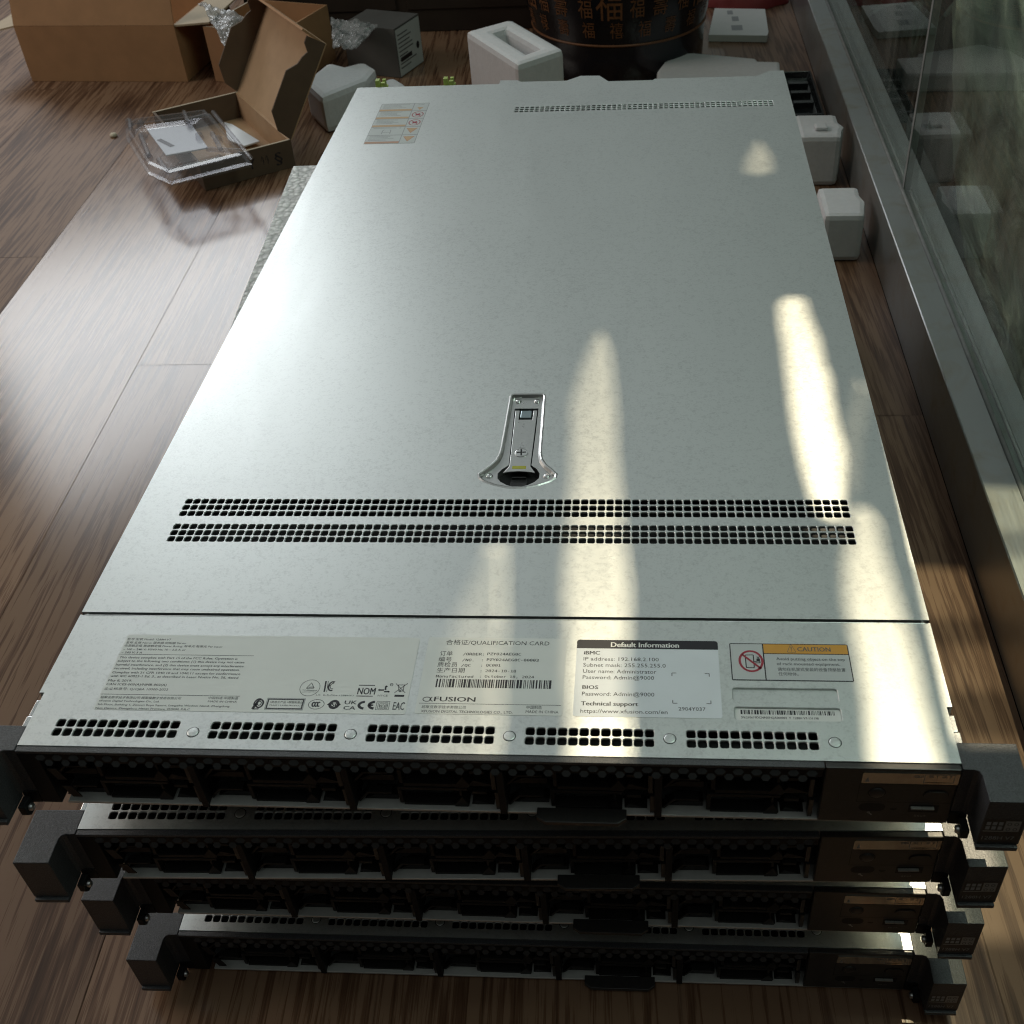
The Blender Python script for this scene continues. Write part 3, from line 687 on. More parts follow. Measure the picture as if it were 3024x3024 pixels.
def paper(parent, name, x0, x1, y0, y1, r, mat, z=.12):
    mb = MB(); mb.prism(rrect(x0, x1, y0, y1, r, 4), HT + .02, HT + z, 0); return mb.build(name, mat, parent)
PH = [.16]
MONO = 'DejaVuSansMono.woff2'
PRT = lambda u, v: (u, v, HT + PH[0])
def topxy(zf, x, y): p = atz(zf(x, y), ZT); return p.x, p.y
def put(mb, zf, txt, xa, xb, yb, cap, mat=0, bold=0.0, font=None):
    if any(ord(ch) > 0x2E80 for ch in txt): bold = 0.0
    """a line of print: photo left end, right end, baseline and capital height, laid on the cover"""
    a = topxy(zf, xa, yb); b = topxy(zf, xb, yb); c = topxy(zf, xa, yb - cap)
    v = (a[1] + b[1]) / 2
    mb.text(txt, a[0], b[0], v, c[1] - a[1], PRT, mat, bold, font)
def hline(mb, zf, xa, xb, y, w=.25, mat=0):
    a = topxy(zf, xa, y); b = topxy(zf, xb, y); v = (a[1] + b[1]) / 2; mb.rect2(a[0], b[0], v - w / 2, v + w / 2, PRT, mat)
def barcode(mb, x0, x1, y0, y1, seed, mat=0):
    rn = random.Random(seed); x = x0; u = (x1 - x0) / 150
    while x < x1 - 3 * u:
        w = rn.choice((1, 1, 2, 3)) * u; mb.rect2(x, min(x + w, x1), y0, y1, PRT, mat); x += w + rn.choice((1, 1, 2)) * u
    mb.rect2(x1 - u, x1, y0, y1, PRT, mat)

def stickers(root):
    # --- rating label
    lab = paper(root, 'rating_label', -187, -35, 21.6, 70.4, 1.2, 'paper_white')
    mb = MB()
    for txt, xa, xb, yb, cap in (
        ('型号 型號 Model: 1288H V7', 322, 560, 76, 10), ('名称 名稱 Name: 服务器 伺服器 Server', 315, 645, 95, 10), ('电源额定值 電源額定值 Power Rating: 每单元 每單元 Per Input:', 306, 840, 113, 10),
        ('~ 100 – 240 V; 50/60 Hz; 10 – 5.5 A or', 298, 640, 131, 10), ('= 240 V; 5 A', 290, 403, 147, 10),
        ('This device complies with Part 15 of the FCC Rules. Operation is', 278, 923, 178, 12), ('subject to the following two conditions: (1) this device may not cause', 268, 960, 197, 12),
        ('harmful interference, and (2) this device must accept any interference', 258, 956, 218, 12), ('received, including interference that may cause undesired operation.', 248, 936, 238, 12),
        ('Complies with 21 CFR 1040.10 and 1040.11 except for conformance', 238, 938, 260, 12), ('with IEC 60825-1 Ed. 3., as described in Laser Notice No. 56, dated', 228, 926, 280, 12),
        ('May 8, 2019.', 218, 348, 300, 12), ('CAN ICES-003(A)/NMB-003(A)', 207, 536, 322, 12), ('企业标准号: Q/CJBA 10000-2022', 196, 545, 347, 12),
        ('超聚变数字技术有限公司 超聚變數字技術有限公司', 175, 615, 394, 11), ('中国制造 中國製造', 763, 925, 396, 11), ('xFusion Digital Technologies Co., Ltd.', 167, 498, 411, 10), ('MADE IN CHINA', 760, 918, 414, 10),
        ('9th Floor, Building 1, Zensun Boya Square, Longzihu Wisdom Island, Zhengdong', 157, 880, 434, 10), ('New District, Zhengzhou, Henan Province, 450000, P.R.C', 147, 663, 452, 10)):
        put(mb, L1, txt, xa, xb, yb, cap, 0, .008)
    hline(mb, L1, 275, 1013, 156); hline(mb, L1, 175, 938, 374)
    c = lambda x, y: topxy(LI, x, y)
    def el(x, y, rx, ry, w, a0=0, a1=360, m_=0): p = c(x, y); q = c(x + rx, y); r = c(x, y - ry); mb.ring2(p, q[0] - p[0], r[1] - p[1], w, PRT, m_, a0, a1)
    def ln(a, b, w=.3): mb.line2(c(*a), c(*b), w, PRT)
    el(757, 182, 105, 85, .25)
    ln((720, 186), (775, 130)); ln((775, 130), (800, 184)); ln((800, 184), (718, 186), .5); ln((745, 175), (795, 172), .25)
    put(mb, LI, 'TÜVRheinland', 676, 826, 213, 12, 0, .005); ln((672, 225), (822, 225), .18)
    ln((925, 112), (905, 225), .8); ln((948, 112), (930, 225), .3); el(985, 165, 42, 52, .8, 60, 300); el(990, 165, 26, 30, .35, 60, 300); ln((960, 165), (1020, 112), .35)
    put(mb, LI, 'US  R-R-FXd-1288HV7', 818, 1215, 267, 15)
    hline(mb, LI, 1265, 1432, 156, .5); put(mb, LI, 'NOM', 1243, 1425, 250, 72, 0, .02); hline(mb, LI, 1236, 1408, 268, .5)
    ln((1470, 205), (1525, 205), .8); ln((1540, 205), (1545, 165), .8); ln((1525, 222), (1580, 222), .8); mb.poly2([c(1460, 204), c(1482, 192), c(1482, 216)], PRT); mb.poly2([c(1588, 222), c(1566, 210), c(1566, 234)], PRT); mb.poly2([c(1552, 156), c(1534, 174), c(1568, 174)], PRT)
    put(mb, LI, 'NYCE', 1458, 1562, 272, 20); el(1604, 149, 18, 15, .3); ln((1594, 149), (1614, 149), .2)
    ln((1650, 138), (1745, 234), .35); ln((1772, 136), (1632, 234), .35); ln((1675, 152), (1680, 214), .3); ln((1735, 152), (1722, 216), .3); ln((1672, 152), (1740, 152), .4); ln((1680, 216), (1724, 216), .3); el(1690, 215, 14, 12, .3)
    hline(mb, LI, 1634, 1734, 265, 1.2)
    el(235, 345, 45, 48, .9); el(232, 342, 24, 26, .5); el(222, 345, 52, 55, .8, 70, 200); ln((160, 402), (200, 345), 1.4); ln((160, 402), (225, 400), .6)
    a = c(292, 400); b = c(722, 300); mb.frame2(a[0], b[0] - .9, a[1], b[1], .65, PRT, 0); mb.frame2(a[0] - .5, b[0] - .4, a[1] - .5, b[1] + .5, .35, PRT, 1)
    put(mb, LI, '1类激光产品 1類雷射產品', 342, 684, 341, 20, 0, .005); put(mb, LI, 'CLASS 1 LASER PRODUCT', 332, 676, 371, 15)
    el(823, 353, 84, 52, .3); [el(795 + 27 * k, 353, 22, 27, .75, 50, 310) for k in range(3)]
    el(1007, 355, 58, 48, 1.5); mb.poly2([c(932, 356), c(958, 338), c(962, 372)], PRT); mb.poly2([c(1080, 352), c(1052, 338), c(1056, 372)], PRT); put(mb, LI, '50', 975, 1040, 376, 38, 0, .03)
    put(mb, LI, 'UK', 1112, 1238, 352, 40, 0, .012); put(mb, LI, 'CA', 1098, 1222, 408, 38, 0, .012)
    el(1325, 362, 75, 46, 1.4, 95, 265); el(1430, 362, 75, 46, 1.4, 95, 265); hline(mb, LI, 1368, 1412, 362, .9)
    a = c(1433, 410); b = c(1590, 322); mb.frame2(a[0], b[0], a[1], b[1], .22, PRT); mb.frame2(a[0] + .8, b[0] - .8, a[1] + .8, b[1] - .8, .22, PRT)
    mb.frame2(a[0] + 1.5, b[0] - 1.5, a[1] + 1.5, b[1] - 1.5, .22, PRT); put(mb, LI, 'VCCI', 1468, 1556, 383, 27, 0, .01)
    put(mb, LI, 'EAC', 1610, 1728, 410, 84, 0, .01)
    mb.build('printing', ['ink_black', 'ink_faint'], lab)
    # --- certificate label
    lab = paper(root, 'certificate_label', -30.6, 38.9, 22.4, 70.9, 1.0, 'paper_white')
    mb = MB()
    put(mb, L2, '合格证/QUALIFICATION CARD', 450, 1632, 212, 46, 0, .008)
    for r_, (cn, ca, cb, t2, ta, tb, col_, vtxt, va, vb, yb) in enumerate((
        ('订单', 382, 525, '/ORDER:', 645, 882, None, 'PZY024AEG0C', 922, 1305, 332), ('编号', 365, 515, '/NO.', 636, 765, 862, 'PZY024AEG0C-00003', 916, 1508, 399),
        ('质检员', 352, 580, '/QC', 625, 730, 853, 'QC001', 908, 1073, 460), ('生产日期', 345, 662, None, 0, 0, 845, '2024-10-18', 900, 1250, 525))):
        put(mb, L2, cn, ca, cb, yb, 44)
        if t2: put(mb, L2, t2, ta, tb, yb, 40, 0, .008, MONO)
        if col_: put(mb, L2, ':', col_, col_ + 10, yb, 30, 0, .01)
        put(mb, L2, vtxt, va, vb, yb, 40, 0, .008, MONO)
    put(mb, L2, 'Manufactured', 335, 760, 586, 38, 0, .008, MONO); put(mb, L2, ':', 838, 848, 586, 30, 0, .01); put(mb, L2, 'October 18, 2024', 892, 1455, 590, 38, 0, .008, MONO)
    a = topxy(L2, 330, 695); b = topxy(L2, 1658, 618); barcode(mb, a[0], b[0], a[1], b[1], 5)
    p = topxy(L2, 235, 832); mb.ring2(p, 2.1, 1.5, .42, PRT, 0, 40, 400); mb.line2(topxy(L2, 296, 806), topxy(L2, 270, 830), .42, PRT); mb.line2(topxy(L2, 262, 830), topxy(L2, 298, 858), .42, PRT)
    put(mb, L2, 'FUSION', 312, 782, 858, 54, 0, .012)
    hline(mb, L2, 142, 1766, 890, .25)
    put(mb, L2, '超聚变数字技术有限公司', 172, 676, 936, 28); put(mb, L2, '中国制造', 1368, 1545, 942, 30); put(mb, L2, 'XFUSION DIGITAL TECHNOLOGIES CO., LTD.', 162, 1212, 990, 29, 0, .006); put(mb, L2, 'MADE IN CHINA', 1360, 1735, 992, 32)
    mb.build('printing', ['ink_black'], lab)
    # --- default information label
    lab = paper(root, 'information_label', 44, 113.1, 22.4, 70.4, 1.4, 'paper_blue')
    mb = MB(); yb_ = topxy(L3, 800, 258)[1]
    mb.poly2([(44, yb_), (113.1, yb_), (113.1, 69.2), (112.7, 70.0), (111.9, 70.4), (45.2, 70.4), (44.4, 70.0), (44, 69.2)], lambda u, v: (u, v, HT + .145), 0)
    put(mb, L3, 'Default Information', 478, 1252, 240, 56, 1, .02)
    for txt, xa, xb, yb, cap, bo in (('iBMC', 170, 350, 322, 42, .018), ('IP address: 192.168.2.100', 166, 1025, 395, 42, 0), ('Subnet mask: 255.255.255.0', 162, 1105, 466, 44, 0), ('User name: Administrator', 160, 998, 537, 46, 0), ('Password: Admin@9000', 156, 972, 606, 44, 0),
                                   ('BIOS', 152, 330, 714, 42, .018), ('Password: Admin@9000', 148, 975, 796, 46, 0), ('Technical support', 136, 786, 906, 48, .018), ('https://www.xfusion.com/en', 130, 1127, 994, 46, 0), ('2904Y037', 1252, 1560, 964, 42, 0)):
        put(mb, L3, txt, xa, xb, yb, cap, 0, bo)
    for x, y, dx, dy in ((1175, 533, 1, 1), (1600, 540, -1, 1), (1185, 878, 1, -1), (1622, 884, -1, -1)):
        a = topxy(L3, x, y); mb.line2(a, (a[0] + 2.1 * dx, a[1]), .35, PRT); mb.line2(a, (a[0], a[1] - 1.9 * dy), .35, PRT)
    mb.build('printing', ['ink_black', 'paper_white'], lab)
    # --- caution label
    lab = paper(root, 'caution_label', 118.7, 175.8, 45.6, 69.2, .8, 'ink_black')
    mb = MB(); P = lambda u, v: (u, v, HT + .15)
    mb.rect2(119.2, 134.5, 46.1, 68.7, P, 0); yo = topxy(L4, 1100, 318)[1]; mb.rect2(135.1, 175.3, 46.1, yo - .25, P, 0); mb.rect2(135.1, 175.3, yo + .25, 68.7, P, 1)
    P = lambda u, v: (u, v, HT + .19); c = (topxy(L4, 455, 398)); rx = 6.0; ry = 7.0
    def T2(txt, xa, xb, yb, cap, m_, bo=0.0):
        a = topxy(L4, xa, yb); b = topxy(L4, xb, yb); q = topxy(L4, xa, yb - cap); mb.text(txt, a[0], b[0], (a[1] + b[1]) / 2, q[1] - a[1], P, m_, bo)
    l4 = lambda x, y: topxy(L4, x, y)
    for a, b in (((390, 328), (480, 328)), ((480, 328), (493, 474)), ((493, 474), (402, 472)), ((402, 472), (388, 328)), ((488, 402), (555, 398)), ((490, 418), (560, 418)), ((555, 398), (560, 418))): mb.line2(l4(*a), l4(*b), .5, P, 2)
    mb.poly2([l4(518, 398), l4(558, 398), l4(556, 368), l4(516, 368)], P, 2); mb.line2(l4(518, 352), l4(552, 352), .5, P, 2); mb.line2(l4(536, 352), l4(536, 370), .5, P, 2)
    P = lambda u, v: (u, v, HT + .23); mb.ring2(c, rx, ry, 1.15, P, 3); mb.line2(l4(352, 322), l4(572, 486), 1.1, P, 3)
    T2('⚠', 868, 965, 286, 66, 4, .004); T2('CAUTION', 985, 1362, 288, 50, 4, .012)
    T2('Avoid putting object on the top', 745, 1525, 392, 34, 4, .004); T2('of rack mounted equipment.', 750, 1470, 448, 32, 4, .004); T2('请勿在机架式安装的设备顶部放置', 762, 1535, 512, 32, 4); T2('任何物体。', 770, 1000, 562, 32, 4)
    mb.build('printing', ['paper_grey', 'ink_orange', 'ink_black', 'ink_red', 'ink_grey'], lab)
    # --- serial number label in its stamped slot
    mb = MB(); mb.prism(rrect(119.2, 167.0, 22.4, 29.0, 1.0, 3), HT - .86, HT - .75); lab = mb.build('serial_label', 'paper_white', root)
    mb = MB(); PH[0] = -.72
    a = l4(338, 1000); b = l4(1412, 965); barcode(mb, 121.6, 164.4, 25.9, 28.4, 9); put(mb, L4, 'SN:210619DCNNXHQA000003  Y  1288H V7-131198', 345, 1228, 1044, 26, 0, .01)
    mb.build('printing', ['ink_black'], lab); PH[0] = .16
    # --- warning label near the back
    lab = paper(root, 'warning_label', -183.8, -135.6, 690.6, 789.4, .4, 'ink_faint')
    mb = MB(); P = lambda u, v: (u, v, HT + .15); Q = lambda u, v: (u, v, HT + .20); h = 98.8 / 5
    for k in range(5):
        y0 = 690.6 + h * k + .5; y1 = y0 + h - 1.4; xm = -150.6
        mb.rect2(xm + .4, -136.1, y0, y1, P, 0); mb.rect2(-183.3, xm - .4, y0 + 4.4 if k != 1 else y0, y1, P, 0)
        if k != 1: mb.rect2(-183.3, xm - .4, y0, y0 + 4.2, P, 2 if k == 0 else 1)
        for j in range(4 if k != 1 else 1): mb.rect2(-181, -181 + random.uniform(16, 28), y1 - 2.6 - 2.9 * j, y1 - 1.6 - 2.9 * j, Q, 3)
        cx, cy = -143.2, (y0 + y1) / 2
        if k in (0, 1): mb.poly2([(cx - 5.6, y1 - 3), (cx + 5.6, y1 - 3), (cx, y0 + 3)], Q, 2); mb.poly2([(cx - 4.4, y1 - 3.8), (cx + 4.4, y1 - 3.8), (cx, y0 + 5)], lambda u, v: (u, v, HT + .24), 1)
        if k == 4: mb.poly2([(cx - 3.2, y0 + 8), (cx + 3.2, y0 + 8), (cx, y0 + 1)], Q, 1); mb.ring2((cx, y1 - 4), 3, 2, .6, Q, 3, 20, 200); mb.line2((cx - 1, y1 - 5), (cx + 3, y1 - 2), .6, Q, 3)
        if k in (2, 3): mb.ring2((cx, cy), 5.8, 7.2, .9, Q, 4); mb.line2((cx - 4, cy + 5), (cx + 4, cy - 5), .9, Q, 4); mb.poly2([(cx - 2, cy - 3), (cx + 3, cy - 1), (cx + 2, cy + 3), (cx - 2, cy + 1)], Q, 4)
        if k == 1:
            for sx_ in (-1, 1): mb.line2((-167 + 4 * sx_, y0 + 2), (-167 + 4 * sx_, y0 + 10), .8, Q, 3); mb.line2((-167 + 4 * sx_, y0 + 10), (-167 + 2.6 * sx_, y0 + 12.4), .8, Q, 3)
            mb.line2((-171, y0 + 6), (-163, y0 + 6), .8, Q, 3); mb.disc2((-155, y1 - 2.4), .9, .9, Q, 3)
    mb.build('printing', ['paper_grey', 'ink_pale_orange', 'ink_salmon', 'ink_faint', 'ink_red'], lab)

def latch(root):
    """stamped latch plate sunk into the rear cover"""
    z = HT
    mb = MB(); n = len(LATCH)
    loops = [LATCH, shrink(LATCH, .9), shrink(LATCH, 1.7), shrink(LATCH, 2.5)]
    hs = [0, .5, .2, -2.0]
    vs = [(*p, z + h) for l, h in zip(loops, hs) for p in l]
    mb.add(vs, [(j * n + i, j * n + (i + 1) % n, (j + 1) * n + (i + 1) % n, (j + 1) * n + i) for j in range(3) for i in range(n)])
    slot = [(-5.0, 270.2), (10.2, 270.2), (10.3, 240), (10.1, 212.2), (13.6, 208.6), (15.6, 204.5), (15.4, 200.0), (13.2, 196.6), (9.2, 193.6), (5.8, 192.4), (.2, 192.4), (-3.0, 193.6), (-7.0, 196.6), (-9.2, 200.0), (-9.4, 204.5), (-7.2, 208.6), (-3.6, 212.2), (-4.2, 240)]
    lo = [[Vector((*p, 0)) for p in loops[3]], [Vector((*p, 0)) for p in slot]]
    mb.add([(v.x, v.y, z - 2.0) for l in lo for v in l], tessellate_polygon(lo))
    k = len(slot); mb.add([(*p, z - 2.0) for p in slot] + [(*p, z - 2.6) for p in shrink(slot, -.6)] + [(*p, z - 7) for p in slot], [(j * k + i, j * k + (i + 1) % k, (j + 1) * k + (i + 1) % k, (j + 1) * k + i) for j in (0, 1) for i in range(k)])
    mb.add([(*p, z - 7) for p in slot], tessellate_polygon([[Vector((*p, 0)) for p in slot]]), 1)
    la = mb.build('cover_latch', ['stamped_steel', 'slot_black'], root)
    bm = bmesh.new(); bm.from_mesh(la.data); bmesh.ops.remove_doubles(bm, verts=bm.verts, dist=1e-6); bmesh.ops.recalc_face_normals(bm, faces=bm.faces); bm.to_mesh(la.data); bm.free()
    for x, y in ((-3.4, 278.0), (8.8, 277.9), (-14.2, 202), (19.9, 201.8)):
        mb = MB(); mb.lathe([(2.2, -2.0), (2.1, -1.6), (1.4, -1.25), (0, -1.1)], (x, y, z), 18); mb.build('rivet', 'bright_steel', la, smooth=True)
    mb = MB()
    lev = [(-4.3, 268.4), (-1.6, 268.4), (-1.6, 258.6), (7.2, 258.6), (7.2, 268.4), (9.6, 268.4), (9.5, 211.8), (12.8, 205.4), (9, 206.4), (3, 206.9), (-3, 206.4), (-6.4, 205.4), (-3.1, 211.8)]
    mb.prism(lev, z - 3.0, z - 2.15); mb.build('lever', 'stamped_steel', la, bevel=.2)
    mb = MB(); mb.box(-.7, 6.3, 259.8, 267.6, z - 3.4, z - 1.6); mb.build('release_button', 'blue_steel', la, bevel=.5)
    mb = MB(); P = lambda u, v: (u, v, z - 2.10); mb.ring2((3, 224.4), 5.0, 5.0, .5, P, 0, 60, 200); mb.lathe([(4.1, -2.1), (4.0, -1.75), (3.2, -1.6), (0, -1.55)], (3, 224.4, z), 24)
    mb.line2((.2, 224.2), (5.8, 224.6), 1.0, lambda u, v: (u, v, z - 1.52), 1); mb.line2((3.2, 221.4), (2.8, 227.4), 1.0, lambda u, v: (u, v, z - 1.50), 1); mb.build('lock_screw', ['bright_steel', 'slot_black'], la)
    mb = MB(); mb.frame2(1.2, 4.6, 229.8, 232.6, .5, P); mb.ring2((2.9, 232.6), 1.3, 2.4, .5, P, 0, 0, 180); mb.build('lock_symbol', 'bright_steel', la)
    mb = MB(); mb.rect2(-1.3, 7.0, 209.0, 211.8, P); mb.build('indicator', 'yellow_mark', la)
    mb = MB(); mb.box(-1.6, 8.2, 196.2, 202.4, z - 6.9, z - 5.2); mb.box(-1.0, 7.6, 202.6, 203.4, z - 5.2, z - 3.6); mb.build('catch', 'inner_dark', la, bevel=.3)

def back_connectors(root):
    for px in ((237, 470), (626, 462)):
        p = aty(A1(*px), 842); x = p.x
        mb = MB(); mb.box(x - 6, x + 6, 836.5, 852, HT - 6, HT - 2.6); mb.box(x - 5.4, x - 1, 842, 849, HT - 2.6, HT + 4.6); mb.box(x + .6, x + 5, 840.5, 845, HT - 2.6, HT + 2.6); mb.box(x + 1.4, x + 5, 846, 850, HT - 2.6, HT + 4.0); mb.build('release_tab', 'lime_plastic', root, bevel=.5)

STEP = 68.48
POSE = [(0, 0, 0), (6.12, 5.67, .0262), (10.97, 20.17, .0050), (15.18, 21.63, .0062)]
BASE = [ZT - HT - STEP * i for i in range(4)]
SL = ['topmost rack server with white labels and a latch on its bare steel lid', 'second rack server from the top, turned left of the one above', 'third rack server from the top, set back between two others', 'lowest rack server of the stack, resting on the wood floor']
top_server = make_server(True)
second = make_server(False)
srv = [top_server, second, copy_tree(second), copy_tree(second)]
for i, o in enumerate(srv):
    dx, dy, th = POSE[i]; o.location = (dx * MM, dy * MM, BASE[i] * MM if i < 3 else 0.0005); o.rotation_euler = (0, 0, th)
    tag(o, SL[i], 'server', 'stacked rack servers')
FL = ['grey pebbled foam sheet sticking out left under the topmost server', 'grey foam sheet between the second and third servers', 'grey foam sheet between the third and lowest servers']
for i in range(3):
    z0 = BASE[i + 1] + HT + .9; z1 = BASE[i] - .1
    mb = MB(); rn = random.Random(i)
    ang = .074 if i == 0 else .01
    if i == 0: pts = [(-273.2 + .0756 * (746.4 - y), y) for y in (60, 200, 330, 422, 500, 580, 660, 746)]; pts = pts + [(-150, 748), (40, 744), (190, 742), (206, 60)]
    else: pts = [(-196, 70), (-200, 720), (205, 722), (208, 70)]; pts = [(x + POSE[i][0], y) for x, y in pts]
    pts = [(x + rn.uniform(-.8, .8), y + rn.uniform(-.8, .8)) for x, y in pts]
    mb.prism(pts, z0, z1); tag(mb.build('foam_sheet', 'pebbled_foam', bevel=1.2), FL[i], 'foam sheet', 'foam sheets between the servers')

# ------------------------------------------------------------------ things on the floor behind
def wall_panel(mb, a, b, z0, z1, t=3, mat=0, n=None):
    a, b = Vector(a), Vector(b); d = (b - a).normalized(); q = Vector((-d.y, d.x)) * t
    mb.prism([tuple(a), tuple(b), tuple(b + q), tuple(a + q)], z0, z1, mat)
def panel(mb, p0, p1, p2, p3, t=2.5, mat=0):
    p = [Vector(v) for v in (p0, p1, p2, p3)]; n = (p[1] - p[0]).cross(p[3] - p[0]).normalized() * t
    vs = p + [v - n for v in p]; mb.add(vs, [(0, 1, 2, 3), (7, 6, 5, 4), (0, 4, 5, 1), (1, 5, 6, 2), (2, 6, 7, 3), (3, 7, 4, 0)], mat)

def big_box():
    H = 93; A = Vector((-988, 1601, 0)); B = Vector((-700, 1576, 0)); d = (B - A).normalized(); n = Vector((-d.y, d.x, 0)); D_ = 230; up = Vector((0, 0, 1))
    t = tag(empty('cardboard_box', A), 'large brown cardboard box with open flaps at the upper left', 'box')
    def B_(mb, name, mat, **kw): return mb.build(name, mat, t, loc=-A, **kw)
    mb = MB(); wall_panel(mb, A.xy, B.xy, .5, H); wall_panel(mb, (B + n * 3).xy, (B + n * D_).xy, .5, H); wall_panel(mb, (B + n * D_).xy, (A + n * D_).xy, .5, H); wall_panel(mb, (A + n * D_).xy, (A + n * 3).xy, .5, H)
    q = [A + n * 3 + d * 3, B + n * 3 - d * 3, B + n * (D_ - 3) - d * 3, A + n * (D_ - 3) + d * 3]; mb.add([v + up * 1 for v in q], [(0, 1, 2, 3)])
    mb.v = [v for v in mb.v]; B_(mb, 'box_walls', 'card_brown')
    mb = MB(); o = up * (H + .5); panel(mb, A + o, B + o, B + o + up * 85 + n * 26 - d * 2, A + o + up * 85 + n * 26 + d * 2); B_(mb, 'front_flap', 'card_brown')
    mb = MB(); panel(mb, B + o + n * 2, B + o + d * 62 + up * 4 + n * 3, B + o + d * 58 + n * (D_ - 4) + up * 4, B + o + n * (D_ - 2), 3, 0); B_(mb, 'side_flap', 'card_cream')
    mb = MB(); panel(mb, A + o + n * (D_ - 2), A + o + n * (D_ - 4) - d * 70 - up * 14, A + o + n * 4 - d * 70 - up * 14, A + o + n * 2, 3, 0); B_(mb, 'side_flap', 'card_cream')
big_box()

def small_box():
    Pc = Vector((-651, 1576, 0)); d = Vector((.95, -.31, 0)); n = Vector((.31, .95, 0)); W_, D_, H = 150, 150, 90
    t = tag(empty('cardboard_box', Pc), 'small open cardboard box behind the mailer, bubble wrap over its edge', 'box')
    mb = MB(); c = [Pc, Pc + d * W_, Pc + d * W_ + n * D_, Pc + n * D_]
    for k in range(4):
        a, b = c[k], c[(k + 1) % 4]; e_ = (b - a).normalized(); wall_panel(mb, (a + e_ * (0 if k % 2 == 0 else 3)).xy, (b - e_ * (0 if k % 2 == 0 else 3)).xy, .5, H)
    mb.add([v + Vector((0, 0, 1)) for v in c], [(0, 1, 2, 3)])
    mb.build('box_walls', 'card_brown', t, loc=-Pc)
    mb = MB(); 
    for k in (0, 3):
        a, b = c[k], c[(k + 1) % 4]; e_ = (b - a).normalized(); q = Vector((-e_.y, e_.x, 0)); mb.prism([(a + q * .2).xy[:], b.xy[:] if k else (b + q * .2).xy[:], (b + q * 2.8).xy[:], (a + q * 2.8).xy[:]], H + .05, H + .5)
    mb.build('cut_edge', 'card_edge', t, loc=-Pc)
small_box()

def crumple(name, corners, nx, ny, amp, seed, label, cat, mat='bubble_film', group=None):
    rn = random.Random(seed); a, b, c, d = [Vector(v) for v in corners]; vs = []
    ph = [rn.uniform(0, 6) for _ in range(8)]
    for j in range(ny + 1):
        for i in range(nx + 1):
            u, v = i / nx, j / ny; p = (a.lerp(b, u)).lerp(d.lerp(c, u), v)
            w = math.sin(9 * u + ph[0] + 3 * v) * .5 + math.sin(14 * v + ph[1] + 5 * u) * .4 + math.sin(23 * u - 17 * v + ph[2]) * .25 + rn.uniform(-.3, .3)
            vs.append(p + Vector((w * amp * .4, w * amp * .3, w * amp)))
    mb = MB(); mb.add(vs, [(j * (nx + 1) + i, j * (nx + 1) + i + 1, (j + 1) * (nx + 1) + i + 1, (j + 1) * (nx + 1) + i) for j in range(ny) for i in range(nx)])
    o = mb.build(name, mat, smooth=False); sd = o.modifiers.new('thickness', 'SOLIDIFY'); sd.thickness = .0022
    return tag(o, label, cat, group)
crumple('bubble_wrap', [atz(ZG(160, 22), 128), atz(ZG(495, 125), 112), atz(ZG(470, 215), 98), atz(ZG(375, 372), 92)], 26, 18, 4.5, 1, 'crumpled clear bubble wrap draped over the small open box', 'bubble wrap', group='pieces of bubble wrap')
crumple('bubble_wrap', [atz(ZG(1120, 335), 83), atz(ZG(1290, 340), 82), atz(ZG(1445, 160), 90), atz(ZG(1100, 135), 92)], 26, 18, 4, 2, 'dim bubble wrap lying on the grey box with a white label', 'bubble wrap', group='pieces of bubble wrap')

